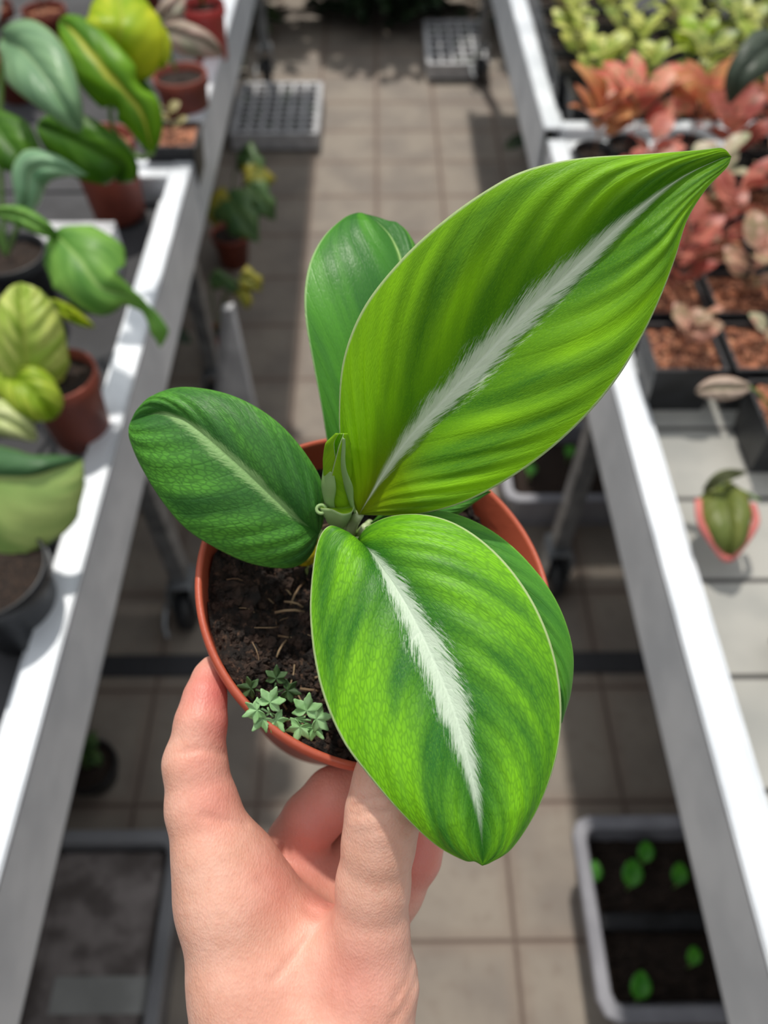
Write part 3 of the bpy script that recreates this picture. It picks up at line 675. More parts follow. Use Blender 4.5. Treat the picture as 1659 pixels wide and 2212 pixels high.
GSTR = lg('lime_striped_leaf', (128, 168, 18), (200, 216, 80), (160, 190, 40), .04, cells=.05, band=13, edge=(150, 200, 30), trans=.4)
GPHI = lg('broad_cream_green_leaf', (132, 166, 88), (186, 206, 124), (190, 205, 130), .03, half=(70, 108, 68), cells=.05, band=6, edge=(110, 150, 70), trans=.25)
GPHD = lg('deep_green_leaf_half', (68, 108, 66), (88, 126, 80), (90, 130, 80), .03, cells=.05, band=3, edge=(100, 140, 70), trans=.15)
GCRM = lg('cream_leaf', (190, 205, 130), (222, 228, 170), (215, 222, 160), .04, cells=.03, band=4, edge=(180, 200, 110), trans=.3)
GPNK = lg('pink_grey_leaf', (150, 150, 128), (206, 170, 160), (214, 190, 180), .08, cells=.05, band=4, edge=(170, 150, 120), trans=.2)
GRED = lg('bright_pink_leaf', (226, 104, 110), (244, 170, 170), (240, 200, 200), .06, cells=.05, band=4, edge=(210, 80, 80), trans=.3)
GSTM = mat('green_stalk', (96, 134, 60), (120, 150, 80), 60, rough=.5)

# A: yellow-striped leaves in brown pot
pc = potfrom(212, 300, .905, .05, .125)
a = thing('potted_plant', 'plant with yellow-striped and lime leaves in a brown terracotta pot by the crossbar', 'potted plant', pc, 'potted plants on the left bench')
round_pot(a, pc, .052, .125, M['terra_old'], .8, 'bark')
pxleaf(a, [(238, 150, .93), (262, 60, .90), (258, 0, .93), (250, -60, .96)], 108, GYEL, 'heart', 100, .35, .35, label='bright yellow-green leaf', notch=[(-1, .12, .05, .5)])
pxleaf(a, [(330, 330, .93), (300, 235, .90), (225, 150, .885), (160, 70, .90), (128, 45, .93)], 62, GMON, 'oval', 58, .3, .2, notch=[(-1, .32, .04, .3), (1, .3, .05, .35)], label='dark leaf with yellow stripes along the midrib')
pxleaf(a, [(80, 270, .94), (150, 300, .92), (220, 335, .92), (262, 362, .94), (250, 392, .96)], 62, GDRK, 'oval', 66, .2, .2, label='dark green drooping leaf')
pxleaf(a, [(320, 330, .97), (322, 250, .96), (295, 180, .96), (240, 160, .96)], 30, GDRK, 'lance', 26)
pxleaf(a, [(350, 150, .97), (330, 80, .96), (300, 20, .97)], 34, GYEL, 'lance', 34, .4, .3)
stem(a, [(258, 300, 1.0), (240, 260, .98), (238, 150, .93)], .003, GSTM); stem(a, [(262, 300, 1.0), (300, 340, .95), (330, 330, .93)], .003, GSTM); stem(a, [(250, 300, 1.0), (150, 290, .96), (80, 270, .94)], .003, GSTM)
# B: grey green oval leaf
pc = potfrom(15, 545, .88, .045, .105)
a = thing('potted_plant', 'plant with a smooth grey-green oval leaf, in a black pot at the left edge', 'potted plant', pc, 'potted plants on the left bench')
round_pot(a, pc, .05, .105, M['black'])
pxleaf(a, [(8, 85, .86), (50, 110, .82), (100, 170, .80), (140, 230, .80), (175, 285, .82)], 74, GGREY, 'oval', 72, .1, .1, bulge=.008, label='smooth grey-green oval leaf')
pxleaf(a, [(50, 465, .86), (60, 420, .84), (68, 370, .83), (110, 360, .82), (190, 378, .84)], 52, GPAL, ([0, .15, .5, .75, 1], [.25, .55, 1, .5, 0]), 34, .5, .5, label='pale folded leaf with a sharp tip')
pxleaf(a, [(-30, 240, .9), (10, 300, .88), (50, 350, .88), (70, 400, .9)], 60, GDRK, 'oval', 55, .2, .2)
stem(a, [(15, 550, .98), (30, 510, .92), (50, 465, .86)], .003, GSTM); stem(a, [(10, 550, .98), (0, 300, .92), (8, 85, .86)], .003, GSTM); stem(a, [(10, 550, .98), (-30, 400, .94), (-30, 240, .9)], .003, GSTM)
# C: trailing leaf
pc = potfrom(-60, 690, .88, .045, .105)
a = thing('potted_plant', 'trailing plant whose curled green leaf hangs its long tip over the left rail', 'potted plant', pc, 'potted plants on the left bench')
round_pot(a, pc, .05, .105, M['black'])
pxleaf(a, [(120, 505, .82), (170, 560, .80), (215, 620, .80), (275, 640, .82), (318, 672, .84), (342, 715, .85), (346, 752, .86)], 92, GPOT, ([0, .08, .3, .5, .62, .75, .9, 1], [.3, .75, 1, .62, .22, .12, .22, 0]), 86, .4, .3, label='curled green leaf with a drip tip')
pxleaf(a, [(-20, 455, .80), (40, 465, .80), (90, 490, .80), (125, 512, .82)], 22, GPOT, 'oval', 22, .3, .3)
pxleaf(a, [(110, 650, .88), (150, 680, .87), (205, 708, .88)], 18, GYEL, 'oval', 14, .3, .3)
stem(a, [(-60, 700, .98), (-20, 560, .9), (-20, 455, .80)], .003, GSTM); stem(a, [(-60, 700, .98), (50, 640, .92), (110, 650, .88)], .002, GSTM); stem(a, [(125, 512, .82), (120, 505, .82), (100, 500, .83)], .002, GSTM)
# D: crinkled lime leaves in terracotta pot
pc = potfrom(122, 806, .905, .045, .10)
a = thing('potted_plant', 'plant with crinkled lime-yellow leaves in a terracotta pot near the left rail', 'potted plant', pc, 'potted plants on the left bench')
round_pot(a, pc, .043, .10, M['terra_old'], .78)
pxleaf(a, [(60, 820, .84), (55, 760, .82), (50, 690, .81), (45, 610, .82)], 66, GCRK, ([0, .2, .5, .8, .93, 1], [.8, 1, .95, .8, .45, 0]), 78, .25, .35, ripple=.003, label='crinkled lime leaf')
pxleaf(a, [(10, 800, .84), (50, 830, .82), (90, 870, .82), (120, 905, .84)], 52, GSTR, ([0, .2, .6, .85, 1], [.6, 1, 1, .7, 0]), 56, .2, .2, ripple=.002, label='lime leaf with darker stripes')
pxleaf(a, [(-20, 800, .85), (-10, 740, .83), (5, 660, .84)], 44, GCRK, 'oval', 44, .2, .2, ripple=.003)
stem(a, [(140, 805, .99), (100, 810, .9), (60, 820, .84)], .003, GSTM); stem(a, [(140, 805, .99), (60, 830, .92), (10, 800, .84)], .003, GSTM); stem(a, [(140, 805, .99), (30, 840, .92), (-20, 800, .85)], .003, GSTM)
# E: broad philodendron leaf
pc = potfrom(-30, 1230, .88, .05, .105)
a = thing('potted_plant', 'plant with one very broad cream and green leaf arching from a black pot, lower left', 'potted plant', pc, 'potted plants on the left bench')
round_pot(a, pc, .055, .105, M['black'])
pxleaf(a, [(-130, 1040, .78), (-40, 1030, .75), (60, 1030, .74), (130, 1010, .75), (180, 992, .77)], 80, GPHI, ([0, .35, .6, .8, .92, 1], [1, .95, .74, .46, .22, 0]), 235, .2, .30, bulge=.01, label='broad leaf, dark upper half and cream-green lower half')
pxleaf(a, [(-90, 900, .84), (-20, 900, .82), (35, 920, .82), (80, 952, .84)], 42, GCRM, 'oval', 40, .2, .3, label='cream leaf')
pxleaf(a, [(-70, 1330, .84), (-20, 1290, .82), (22, 1200, .83), (20, 1130, .84)], 50, GPHI, 'oval', 40, .3, .3)
stem(a, [(-30, 1240, .92), (-110, 1120, .84), (-130, 1040, .78)], .004, GSTM); stem(a, [(-30, 1240, .92), (-110, 1000, .88), (-90, 900, .84)], .003, GSTM); stem(a, [(-30, 1240, .92), (-60, 1320, .88), (-70, 1330, .84)], .003, GSTM)
# F: pink plant in terracotta pot, top
pc = potfrom(385, 145, .885, .045, .105)
a = thing('potted_plant', 'plant with greyish pink leaves in a terracotta pot beside the left rail', 'potted plant', pc, 'potted plants on the left bench')
round_pot(a, pc, .048, .095, M['terra_old'], .8)
pxleaf(a, [(352, 62, 1.08), (400, 78, 1.05), (440, 92, 1.05), (482, 118, 1.08)], 30, GPNK, 'oval', 34, .2, .2, label='greyish pink leaf')
pxleaf(a, [(335, 50, 1.1), (370, 20, 1.08), (395, -10, 1.1)], 24, GPNK, 'oval', 24, .2, .2)
stem(a, [(380, 150, 1.15), (360, 90, 1.1), (352, 62, 1.08)], .002, GSTM); stem(a, [(380, 150, 1.15), (340, 90, 1.12), (335, 50, 1.1)], .002, GSTM)
# G: bright pink plant
pc = potfrom(500, 20, .90, .045, .10)
pc = (pc[0]-.06, pc[1]+.03, pc[2])
a = thing('potted_plant', 'plant with bright pink leaves in a red pot at the top of the left rail', 'potted plant', pc, 'potted plants on the left bench')
round_pot(a, pc, .042, .10, mat('red_plastic', (205, 74, 70), rough=.4), .8)
tp = np.array(pc)+[0, 0, .10]
for i in range(8):
    an = i*2.4+.3; mbm = MB(); d = np.array([math.cos(an), math.sin(an), 0.0]); L = random.uniform(.07, .10)
    leaf3(mbm, [tp+d*.015+[0, 0, .05], tp+d*(L*.6)+[0, 0, .085], tp+d*L*1.1+[0, 0, .06]], .026, (0, 0, 1), 'oval')
    o = mbm.build('leaf', GRED if i % 3 else GPNK, a, solid=.0005)
    MB().tube([tp-[0, 0, .01], tp+d*.008+[0, 0, .03], tp+d*.015+[0, 0, .05]], .0015, 6).build('stem', GSTM, a)
# two black square pots and a bark tray between
def square_pot(parent, x, y, z, w_, h, m, fill, t_=.0025, tp_=.84):
    mb = MB()
    def ring(w, zz, inset=0.0): q = w/2-inset; return [(x-q, y-q, zz), (x+q, y-q, zz), (x+q, y+q, zz), (x-q, y+q, zz)]
    R = [ring(w_*tp_, z), ring(w_, z+h), ring(w_, z+h, t_), ring(w_*tp_, z+.003, t_)]
    V = [p for r in R for p in r]; Fc = [(3, 2, 1, 0), (12, 13, 14, 15)]
    for r in range(3):
        for i in range(4): j = (i+1) % 4; Fc.append((r*4+i, r*4+j, r*4+4+j, r*4+4+i))
    mb.add(V, Fc); mb.box(x-w_/2-.002, x+w_/2+.002, y-w_/2-.002, y-w_/2, z+h-.006, z+h); mb.box(x-w_/2-.002, x-w_/2, y-w_/2, y+w_/2+.002, z+h-.006, z+h)
    mb.box(x-w_/2-.002, x+w_/2+.002, y+w_/2, y+w_/2+.002, z+h-.006, z+h); mb.box(x+w_/2, x+w_/2+.002, y-w_/2, y+w_/2+.002, z+h-.006, z+h)
    mb.build('pot', m, parent, smooth=False)
    n = 10; q = w_/2-t_; G = np.zeros((n, n, 3))
    for i in range(n):
        for j in range(n): G[i, j] = (x-q+2*q*i/(n-1), y-q+2*q*j/(n-1), z+h-.008+random.uniform(-.003, .003)*(0 < i < n-1 and 0 < j < n-1))
    MB().grid(G).build('soil', M[fill], parent, smooth=False)
def chips(parent, x, y, z, q, n):
    mb = MB()
    for i in range(n):
        s_ = random.uniform(.003, .0075); mb.ball((x+random.uniform(-q, q), y+random.uniform(-q, q), z+random.uniform(-.002, .003)), s_, 6, (random.uniform(.6, 1.3), random.uniform(.6, 1.3), .6), .3)
    tag(mb.build('bark_chips', M['bark'], parent, smooth=False), kind='stuff')
def rosette(parent, c, n, L, wd, m, lift=.5, shape='oval', h0=.015, name='foliage', lay=1):
    mb = MB(); c = np.array(c, float)
    for i in range(n):
        an = i*2.399+random.uniform(-.3, .3); l = L*random.uniform(.7, 1.1); el = lift*random.uniform(.5, 1.4); b = c+[0, 0, h0*(1+i*.5*lay)]
        d = np.array([math.cos(an), math.sin(an), 0.0]); e = d*l+np.array([0, 0, l*el])
        roll = np.array([random.uniform(-.4, .4), random.uniform(-.4, .4), 1.0])
        leaf3(mb, [b+e*.18, b+e*.6+[0, 0, l*.10], b+e], wd*random.uniform(.8, 1.15), roll, shape, S=10, T=4)
        mb.tube([c, b, b+e*.18], .0011, 5)
    o = mb.build(name, m, parent); return o
for (x, y, lb) in ((372, 285, 'small black pot of pale bark beside the left rail, behind the crossbar'), (10, 1120, 'black pot in the shade under the broad leaf')):
    p = Pz(x, y, .85); a = thing('plant_pot', lb, 'pot', (p[0], p[1], ZP)); square_pot(a, p[0], p[1], ZP, .085, .075, M['black'], 'bark' if x == 372 else 'soil')
    rosette(a, (p[0], p[1], ZP+.07), 5 if x == 372 else 3, .03, .008, mat('small_leaf_'+str(x), (150, 140, 90) if x == 372 else (60, 90, 44), rough=.6))
# dim plants farther left / back
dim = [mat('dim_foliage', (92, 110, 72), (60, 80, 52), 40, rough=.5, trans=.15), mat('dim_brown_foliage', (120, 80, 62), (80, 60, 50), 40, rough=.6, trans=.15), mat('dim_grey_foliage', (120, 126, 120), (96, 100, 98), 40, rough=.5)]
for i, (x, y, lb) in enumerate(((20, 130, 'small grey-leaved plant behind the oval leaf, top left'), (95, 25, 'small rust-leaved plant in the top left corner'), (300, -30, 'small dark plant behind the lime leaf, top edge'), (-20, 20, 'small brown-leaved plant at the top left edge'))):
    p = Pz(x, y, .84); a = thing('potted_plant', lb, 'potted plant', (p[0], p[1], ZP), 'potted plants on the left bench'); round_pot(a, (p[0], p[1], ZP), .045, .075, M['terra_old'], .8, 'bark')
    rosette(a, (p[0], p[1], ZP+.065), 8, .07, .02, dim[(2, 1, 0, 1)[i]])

# ================================================================== RIGHT BENCH
def vm(nm, a_, b_, c_=None, sc=35, tr=.22): return mat(nm, a_, b_, sc, rough=.42, trans=tr, col3=c_, spec=.4)
YG = [vm('yellow_green_variegation', (150, 168, 60), (214, 214, 120), (96, 124, 50)), vm('olive_variegation', (110, 134, 48), (190, 192, 104), (70, 90, 40)), vm('bright_lime_foliage', (136, 168, 30), (180, 196, 50)), vm('brown_green_foliage', (112, 84, 46), (120, 130, 60))]
PK = [vm('coral_pink_foliage', (214, 104, 92), (224, 158, 130), (150, 140, 96)), vm('pink_grey_foliage', (196, 142, 124), (150, 132, 100), (220, 176, 160)), vm('orange_tan_foliage', (206, 146, 92), (196, 110, 84), (160, 130, 90)), vm('dusty_red_foliage', (160, 74, 66), (196, 118, 100), (120, 90, 70)), vm('pale_sage_foliage', (160, 166, 132), (190, 176, 150), (180, 140, 120))]
PW, PHt = .088, .078; XS = XR+LIP+.012+PW/2
CB = []
for (x, y, L, m, lb) in ((1355, 265, .085, 0, 'coral-red leafy plant by the crossbar, closest to the right rail'), (1480, 250, .075, 2, 'orange-pink leafy plant behind the crossbar, middle of the right bench'), (1640, 270, .08, 0, 'coral-red leafy plant by the crossbar at the right edge'), (1560, 345, .07, 3, 'dusty red leafy plant above the pointed leaf tip'), (1290, 300, .06, 2, 'orange leafy plant at the corner of the crossbar')):
    p = Pz(x, y, .86); yy = float(p[1]); yy = YJR-.075 if (abs(yy-YJR) < .075 and yy < YJR+.005) else (YJR+.095 if abs(yy-YJR) < .095 else yy)
    CB.append((float(p[0]), yy, L, m, lb))
DULL = Pz(1700, 230, ZP)
def busy(x, y): return any(math.hypot(x-c_[0], y-c_[1]) < .082 for c_ in CB) or math.hypot(x-DULL[0], y-DULL[1]) < .098
def rowcol(r, c): return {0: 'nearest row', 1: 'second row', 2: 'third row', 3: 'fourth row', 4: 'fifth row', 5: 'sixth row', 6: 'seventh row', 7: 'eighth row'}[r], ['beside the rail', 'second from the rail', 'third from the rail', 'fourth from the rail', 'fifth from the rail'][c]
cols = ['coral-pink', 'greyish pink', 'tan-orange', 'dusty red', 'pale sage']
for r in range(8):
    for c in range(4):
        x = XS+c*(PW+.012)+(.006 if r % 2 else 0); y = .49+r*(PW+.020)+PW/2
        if (c == 0 and r < 2) or (c, r) in ((2, 0), (1, 0)) or y > YJR-.075 or busy(x, y): continue
        if (x-.0)/max(1e-3, (y*cp+(CAMZ-ZP-PHt)*sp)) > .56: continue
        ki = random.choice([0, 1, 1, 2, 3, 4] if r > 3 else [1, 3, 4, 1])
        rn, cn = rowcol(r, c)
        a = thing('potted_plant', '%s seedling in square bark pot, right bench, %s, %s' % (cols[ki], rn, cn), 'potted plant', (x, y, ZP), 'square black bark pots on the right bench')
        square_pot(a, x, y, ZP, PW, PHt, M['black'], 'bark'); chips(a, x, y, ZP+PHt-.006, PW/2-.007, 42)
        rosette(a, (x, y, ZP+PHt-.008), random.randint(9, 12) if r > 2 else random.randint(4, 6), .056 if r > 2 else .036, .017, PK[ki], lift=.6)
# large pink-rimmed leaf over the rail + orphan leaves
a = thing('potted_plant', 'plant with a pink-rimmed olive leaf leaning over the right rail, in a black pot', 'potted plant', (XS+.05, .30, ZP), 'potted plants on the right bench')
square_pot(a, XS+.055, .345, ZP, .075, .075, M['black'], 'soil')
PKR = leafmat('pink_rimmed_leaf', (96, 110, 50), (120, 126, 62), (110, 120, 60), .02, cells=.03, band=3, edge=(206, 120, 110), trans=.2)
PKM = mat('pink_leaf_rim', (206, 118, 108), (190, 100, 96), 60, rough=.5)
o = pxleaf(a, [(1560, 1050, .86), (1572, 1110, .83), (1578, 1160, .82), (1572, 1208, .83)], 52, PKR, ([0, .2, .5, .8, 1], [.5, .95, 1, .6, 0]), 60, .2, .2)
MB().tube(pxcurve([(1508, 1080, .845), (1514, 1130, .835), (1545, 1180, .83), (1572, 1208, .828), (1605, 1175, .83), (1632, 1130, .835), (1625, 1090, .845)], 30), .0042, 8).build('leaf_rim', PKM, a)
pxleaf(a, [(1520, 1060, .86), (1560, 1030, .84), (1610, 1020, .85)], 14, vm('sage_leaf', (110, 116, 80), (90, 96, 64)), 'oval', 14)
stem(a, [(1640, 1080, .90), (1600, 1060, .88), (1560, 1050, .86)], .002, GSTM)
p0 = P(1570, 1052, .86)
# sprig of pale leaf reaching over the black pot
pa = thing('potted_plant', 'seedling with one pale pink-edged oval leaf hanging over the nearest bark pot', 'potted plant', (XS+.16, .52, ZP), 'potted plants on the right bench')
square_pot(pa, XS+.20, .534, ZP, PW, PHt, M['black'], 'bark'); chips(pa, XS+.20, .534, ZP+PHt-.006, PW/2-.007, 42)
pxleaf(pa, [(1502, 846, .83), (1545, 838, .82), (1590, 838, .82), (1618, 836, .83)], 26, lg('pink_edged_pale_leaf', (190, 170, 150), (214, 190, 176), (180, 186, 150), .1, edge=(216, 140, 130)), 'oval', 26, .2, .2)
stem(pa, [(1665, 880, .90), (1640, 850, .86), (1618, 836, .83)], .0016, GSTM)

# far section: yellow-green variegated plants, several rows
words = ['yellow-green', 'olive and cream', 'bright lime', 'brownish green']; ypos = {}
for r in range(7):
    for c in range(6):
        x = XR+LIP+.06+c*.098+random.uniform(-.008, .008); y = YJR+.115+r*.105+random.uniform(-.008, .008)
        t_ = y*cp+(CAMZ-.88)*sp
        if x/t_ > .56 or (y*sp-(CAMZ-.95)*cp)/t_ > .72 or busy(x, y): continue
        ki = random.choice([0, 0, 1, 1, 2, 3]) if r > 0 else random.choice([0, 2, 1])
        nm = ['front', 'second', 'third', 'fourth', 'fifth', 'sixth', 'seventh'][r]; cn = ['beside the rail', 'second from the rail', 'third from the rail', 'fourth from the rail', 'fifth from the rail', 'sixth from the rail'][c]
        a = thing('potted_plant', '%s seedling, far section of right bench, %s row, %s' % (words[ki], nm, cn), 'potted plant', (x, y, ZP), 'variegated seedlings on the far right section')
        square_pot(a, x, y, ZP, .082, .07, M['black'], 'soil')
        rosette(a, (x, y, ZP+.062), random.randint(7, 10), .058, .0165, YG[ki], lift=.55, h0=.014)
# taller pink and orange plants at the joint
for (yx, yy, L, m, lb) in CB:
    a = thing('potted_plant', lb, 'potted plant', (yx, yy, ZP), 'pink plants at the crossbar')
    round_pot(a, (yx, yy, ZP), .034, .07, M['black']); rosette(a, (yx, yy, ZP+.058), 10, L, .021, PK[m], lift=.75, shape='oval', lay=.3, h0=.035)
# big dark leaf plant right edge
a = thing('potted_plant', 'plant with a large dull grey-green leaf at the right edge of the far section', 'potted plant', P(1690, 200, 1.2))
pc = Pz(1700, 230, ZP); a.location = pc; a['_o'] = [float(v) for v in pc]
round_pot(a, pc, .05, .09, M['black'])
pxleaf(a, [(1680, 90, 1.12), (1640, 120, 1.09), (1600, 165, 1.09), (1575, 225, 1.12)], 55, lg('dull_dark_leaf', (62, 74, 62), (84, 96, 80), (90, 100, 84), .03, band=4, edge=(70, 84, 64)), 'heart', 60, .2, .2)
stem(a, [(1700, 210, 1.2), (1690, 150, 1.16), (1680, 90, 1.12)], .003, GSTM)

# ================================================================== UNDER THE BENCHES
def bin_box(name, label, x0, x1, y0, y1, z, m, rim=.022, t_=.004, taper=.02):
    a = thing(name, label, 'box', ((x0+x1)/2, (y0+y1)/2, 0))
    def ring(i, zz, ch=.03):
        X0, X1, Y0, Y1 = x0+i, x1-i, y0+i, y1-i; c_ = max(.006, ch-i*.6)
        return [(X0+c_, Y0, zz), (X1-c_, Y0, zz), (X1-c_*.3, Y0+c_*.3, zz), (X1, Y0+c_, zz), (X1, Y1-c_, zz), (X1-c_*.3, Y1-c_*.3, zz), (X1-c_, Y1, zz), (X0+c_, Y1, zz), (X0+c_*.3, Y1-c_*.3, zz), (X0, Y1-c_, zz), (X0, Y0+c_, zz), (X0+c_*.3, Y0+c_*.3, zz)]
    R = [ring(taper+rim*.6, .001), ring(rim*.6, z-.02), ring(0, z-.018), ring(0, z-.002), ring(.003, z), ring(rim-.003, z), ring(rim, z-.003), ring(taper+rim+t_, .006)]
    V = [p for r in R for p in r]; n = 12; Fc = [tuple(range(n-1, -1, -1)), tuple(range((len(R)-1)*n, len(R)*n))]
    for r in range(len(R)-1):
        for i in range(n): j = (i+1) % n; Fc.append((r*n+i, r*n+j, r*n+n+j, r*n+n+i))
    MB().add(V, Fc).build('tub', m, a, smooth=False); return a
def seedlings(lst, z, lb, mm):
    for (x, y, s_, txt) in lst:
        p = Pz(x, y, z+.03); o = thing('seedling', txt, 'seedling', (p[0], p[1], z), lb); q = np.array([p[0], p[1], z])
        MB().tube([q, q+[0, 0, .028]], .0016, 6).build('stem', GSTM, o)
        for an in (1.3, ):
            d = np.array([math.cos(an), math.sin(an), .2]); L = MB(); leaf3(L, [q+[0, 0, .026], q+[0, 0, .034]+d*s_*.75, q+[0, 0, .03]+d*s_*1.5], s_*.6, (0, 0, 1), 'oval'); L.build('leaf', mm, o, solid=.0006)
sg = mat('seedling_leaf', (84, 164, 44), (60, 140, 36), 40, rough=.4, trans=.2)
ZR = .16
c0 = Pz(1222, 1775, ZR); c1 = Pz(1330, 2212, ZR)
x0 = (c0[0]+c1[0])/2-.005; y1 = c0[1]+.01; y0 = c1[1]-.0
a = bin_box('planting_tub', 'grey plastic tub of dark compost with green seedlings, under the right bench nearest the viewer', x0, x0+.34, y0, y1, ZR, M['greyplastic'])
for (ya, yb) in ((y0+.03, y0+.125), (y0+.15, y1-.03)):
    g = MB(); n = 24; G = np.zeros((n, n, 3))
    for i in range(n):
        for j in range(n): G[i, j] = (x0+.03+.28*i/(n-1), ya+(yb-ya)*j/(n-1), .115+random.uniform(-.005, .005))
    tag(g.grid(G).build('compost', M['soil'], a, smooth=False))
MB().box(x0+.028, x0+.312, y0+.125, y0+.15, .02, .135, .003).build('divider', M['black'], a, smooth=False)
seedlings([(1280, 1905, .022, 'green seedling beside the left wall of the grey tub'), (1362, 1915, .028, 'largest bright green seedling in the middle of the grey tub'), (1392, 1862, .022, 'green seedling just behind the largest one in the grey tub'), (1465, 1910, .022, 'green seedling to the right in the grey tub'),
           (1496, 2085, .018, 'narrow green seedling beyond the divider of the grey tub, right'), (1380, 2160, .026, 'bright green seedling beyond the divider of the grey tub, left')], .115, 'seedlings in the grey tub', sg)
d0 = Pz(1100, 1075, .14)
a = bin_box('planting_tub', 'grey plastic tub of compost behind the caster wheel, under the right bench', d0[0]-.01, d0[0]+.32, d0[1]-.01, d0[1]+.24, .14, M['greyplastic'])
MB().box(d0[0]+.03, d0[0]+.28, d0[1]+.03, d0[1]+.20, .05, .10, .003).build('compost', M['soil'], a)
seedlings([(1145, 1025, .02, 'small green seedling near the front corner of the farther grey tub'), (1228, 985, .02, 'small green seedling farther back in the farther grey tub')], .10, 'seedlings in the farther tub', sg)
# clear lidded box, bottom left
kb = NT('clouded_clear_plastic'); kb.bsdf.inputs['Base Color'].default_value = lin((150, 150, 154)); kb.bsdf.inputs['Roughness'].default_value = .35; kb.bsdf.inputs['Transmission Weight'].default_value = .55; kb.bsdf.inputs['IOR'].default_value = 1.1
e0 = Pz(392, 1790, .20); e1_ = Pz(348, 2212, .20)
bx1 = (e0[0]+e1_[0])/2; by1 = e0[1]; by0 = e1_[1]-.05
a = bin_box('storage_box', 'clouded plastic storage box with brown mottled contents and a pale label, under the left bench', bx1-.42, bx1, by0, by1, .20, mat('grey_clouded_plastic', (128, 128, 132), (110, 110, 114), 8, rough=.4))
MB().box(bx1-.39, bx1-.03, by0+.03, by1-.03, .02, .182, .004).build('contents', mat('mottled_brown_contents', (84, 76, 74), (128, 120, 118), 22, rough=.8, bump=(40, .004)), a)
q0 = Pz(105, 2110, .1835); q1 = Pz(310, 2190, .1835)
MB().box(q0[0]+.01, q1[0], q1[1], q0[1], .182, .1835).build('label_card', mat('pale_card', (150, 150, 148), (132, 132, 130), 15, rough=.7), a, smooth=False)
# plug trays
def plug_tray(label, xa, xb, ya, yb, z, nx_, ny_):
    a = thing('plug_tray', label, 'tray', ((xa+xb)/2, (ya+yb)/2, z-.06), 'foam plug trays')
    mb = MB(); dx, dy = (xb-xa)/nx_, (yb-ya)/ny_
    for i in range(nx_+1): mb.box(xa+i*dx-.005, xa+i*dx+.005, ya, yb, z-.012, z)
    for j in range(ny_+1): mb.box(xa-.005, xb+.005, ya+j*dy-.005, ya+j*dy+.005, z-.0115, z-.0005)
    mb.box(xa-.012, xb+.012, ya-.014, ya-.004, z-.06, z); mb.box(xa-.012, xb+.012, yb+.004, yb+.014, z-.06, z); mb.box(xa-.014, xa-.004, ya, yb, z-.06, z); mb.box(xb+.004, xb+.014, ya, yb, z-.06, z)
    mb.box(xa, xb, ya, yb, z-.06, z-.055)
    mb.build('tray', M['whitefoam'], a, smooth=False)
    mb = MB().box(xa, xb, ya, yb, z-.055, z-.02); mb.build('compost', M['soil'], a, smooth=False)
    mb = MB()
    for i in range(nx_):
        for j in range(ny_):
            if random.random() < .35:
                for q in range(3):
                    an = random.uniform(0, 6.28); b = np.array([xa+(i+.5)*dx, ya+(j+.5)*dy, z-.02]); d = np.array([math.cos(an), math.sin(an), .9]); leaf3(mb, [b, b+d*.012, b+d*.022], .006, (0, 0, 1), 'oval', S=5, T=2)
    tag(mb.build('sprouts', mat('tray_sprouts', (70, 90, 50), rough=.6), a), kind='stuff')
f0 = Pz(505, 285, .07); f1 = Pz(680, 285, .07); f2 = Pz(670, 180, .07)
plug_tray('white foam plug tray on the floor under the left bench', f0[0], f1[0], f0[1], f2[1], .07, 6, 9)
f0 = Pz(930, 135, .07); f1 = Pz(1052, 135, .07); f2 = Pz(1040, 50, .07)
plug_tray('white foam plug tray on the floor at the far right of the aisle', f0[0], f1[0], f0[1], f0[1]+.42, .07, 5, 7)
# foam board leaning under the left bench
b0, b1 = P(395, 915, 1.66), P(560, 905, 1.62); t0, t1 = P(478, 672, 1.42), P(500, 668, 1.40)
b0[2] = .004; b1[2] = .004
nrm_ = np.cross(b1-b0, t0-b0); nrm_ /= np.linalg.norm(nrm_); th_ = nrm_*.02
if th_[1] < 0: th_ = -th_
th0 = np.array([th_[0], th_[1], 0])
o = MB().hexa([b0, b1, b1+th0, b0+th0, t0, t1, t1+th_, t0+th_]).build('foam_board', M['whitefoam'], smooth=False)
tag(o, 'tapering pale foam board leaning under the left bench near the caster', 'board')
# leafy pot plants on the floor, left
def floor_plant(label, x, y, zr, leaves, m, r=.06, h=.11, pm='terra_old'):
    pc = potfrom(x, y, zr, r, zr); a = thing('potted_plant', label, 'potted plant', (pc[0], pc[1], 0), 'plants on the floor'); round_pot(a, (pc[0], pc[1], 0), r, h, M[pm])
    for (mid, wl, mm) in leaves:
        pxleaf(a, mid, wl, mm, ([0, .12, .3, .45, .6, .8, 1], [.5, 1, .85, .6, .75, .35, 0]), None, .2, .2, S=40, T=16)
        q = P(*mid[0]); e = np.array([pc[0], pc[1], h-.01]); MB().tube(resample([e, (e+q)/2+[0, 0, .04], q], 10), .002, 6).build('stem', GSTM, a)
    return a
FL = [lg('floor_green_leaf', (66, 100, 62), (104, 132, 72), (120, 140, 80), .03, band=4, edge=(90, 120, 60)), lg('floor_yellowing_leaf', (120, 132, 60), (196, 176, 60), (140, 150, 70), .03, band=4, edge=(150, 150, 60))]
floor_plant('lobed green plant with yellowing leaves, on the floor under the left bench', 490, 470, .16, [([(560, 360, 1.72), (548, 400, 1.72), (530, 420, 1.74)], 40, FL[1]), ([(520, 330, 1.76), (545, 350, 1.74), (565, 390, 1.74)], 34, FL[0]), ([(490, 420, 1.66), (520, 470, 1.64), (560, 525, 1.66)], 56, FL[0]), ([(500, 440, 1.66), (470, 450, 1.66), (462, 490, 1.68)], 42, FL[1]), ([(540, 400, 1.70), (570, 440, 1.70), (595, 478, 1.72)], 36, FL[0])], None)
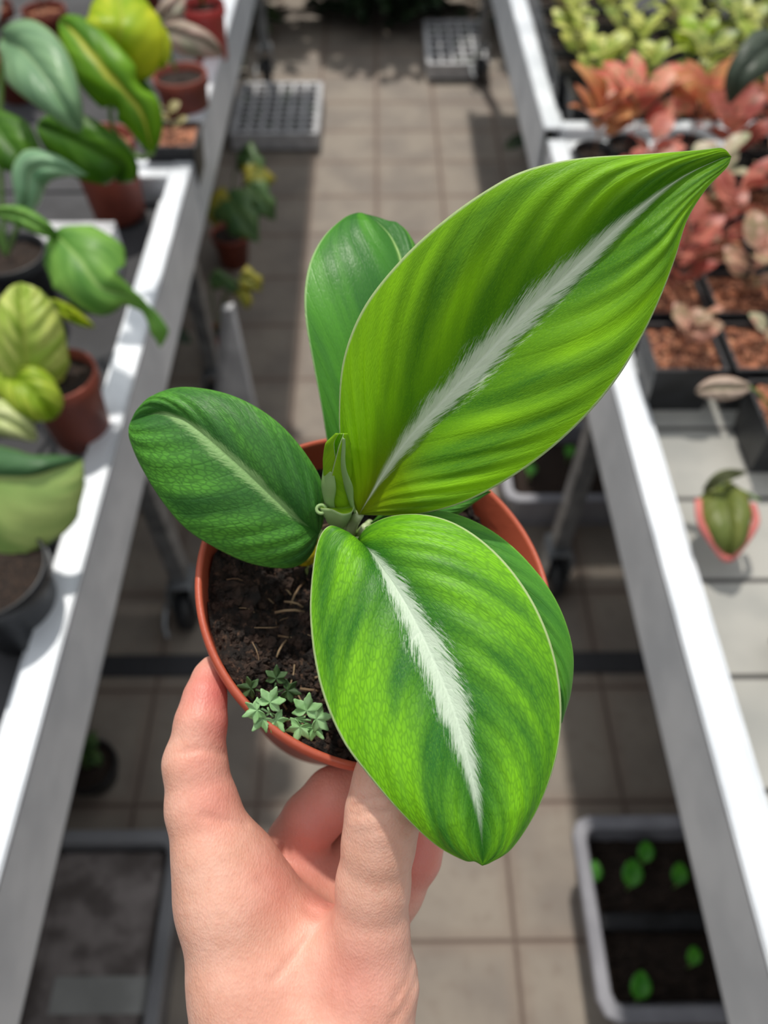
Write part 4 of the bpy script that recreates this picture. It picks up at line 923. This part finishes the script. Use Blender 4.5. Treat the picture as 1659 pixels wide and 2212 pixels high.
floor_plant('small plant with orange-yellow leaves in a reddish pot beside the foam board', 462, 690, .13, [([(455, 600, 1.55), (490, 610, 1.55), (520, 635, 1.57)], 22, FL[0]), ([(520, 600, 1.56), (545, 608, 1.56), (565, 630, 1.57)], 30, FL[1]), ([(520, 620, 1.57), (530, 645, 1.57), (535, 670, 1.58)], 22, FL[1])], None, r=.035, h=.09)
floor_plant('small dark plant on the floor in the shade, left of the hand', 180, 1640, .10, [([(180, 1630, 1.42), (195, 1600, 1.4), (205, 1575, 1.41)], 26, FL[0]), ([(180, 1640, 1.42), (205, 1640, 1.4), (220, 1655, 1.41)], 22, FL[0])], None, r=.05, h=.07, pm='black')
# dark shrubs closing the aisle and under the far benches
sh = [mat('dark_shrub_leaves', (44, 66, 36), (28, 46, 26), 12, rough=.6, trans=.1), mat('shrub_leaves_with_yellow', (70, 90, 40), (34, 54, 28), 9, rough=.6, trans=.1)]
def shrub(label, cx_, cy_, r, h, m, n=240):
    a = thing('shrub', label, 'shrub', (cx_, cy_, 0), 'dark shrubs at the end of the aisle'); mb = MB()
    for i in range(n):
        an = random.uniform(0, 2*PI); el = random.uniform(.05, 1.2); rr = r*random.uniform(.15, 1.0)
        b = np.array([cx_+rr*math.cos(an)*math.cos(el*.6), cy_+rr*math.sin(an)*math.cos(el*.6), .04+h*random.random()**.8]); d = np.array([math.cos(an), math.sin(an), random.uniform(-.5, .6)]); L = random.uniform(.06, .11)
        leaf3(mb, [b, b+d*L*.5+[0, 0, .01], b+d*L], L*.28, (random.uniform(-.5, .5), random.uniform(-.5, .5), 1), 'oval', S=6, T=2)
    mb.build('foliage', m, a); s_ = MB()
    for i in range(6):
        an = i*1.05; s_.tube([(cx_, cy_, 0), (cx_+math.cos(an)*r*.3, cy_+math.sin(an)*r*.3, h*.5), (cx_+math.cos(an)*r*.6, cy_+math.sin(an)*r*.6, h*.85)], .006, 6)
    s_.build('stem', mat('shrub_stem', (60, 52, 40), rough=.8), a)
shrub('dark shrub closing the end of the aisle, middle', .02, 4.16, .40, .62, sh[0], 1700); shrub('dark shrub at the end of the aisle, left side by the bench foot', -.76, 4.05, .38, .6, sh[1], 1000)
shrub('dark shrub at the end of the aisle, right side', .80, 4.05, .38, .6, sh[0], 1000)
shrub('dark low shrub under the far left bench beyond the plug tray', -.82, 3.3, .26, .42, sh[0], 400); shrub('dark low shrub under the far right bench, closer to the foam tray', .80, 2.7, .26, .42, sh[1], 400); shrub('dark shrub under the right bench behind the largest leaf', .80, 1.95, .24, .42, sh[0], 400)
shrub('dark low shrub under the left bench behind the lobed yellowing plant', -.80, 1.75, .22, .40, sh[0], 300)
p = Pz(75, 605, .80); q = Pz(268, 530, .80)
plug_tray('pale foam plug tray on the left bench in front of the brown pot', p[0]+.01, q[0]-.02, p[1], q[1], .832, 4, 3)
for o in bpy.data.objects:
    if '_o' in o: del o['_o']
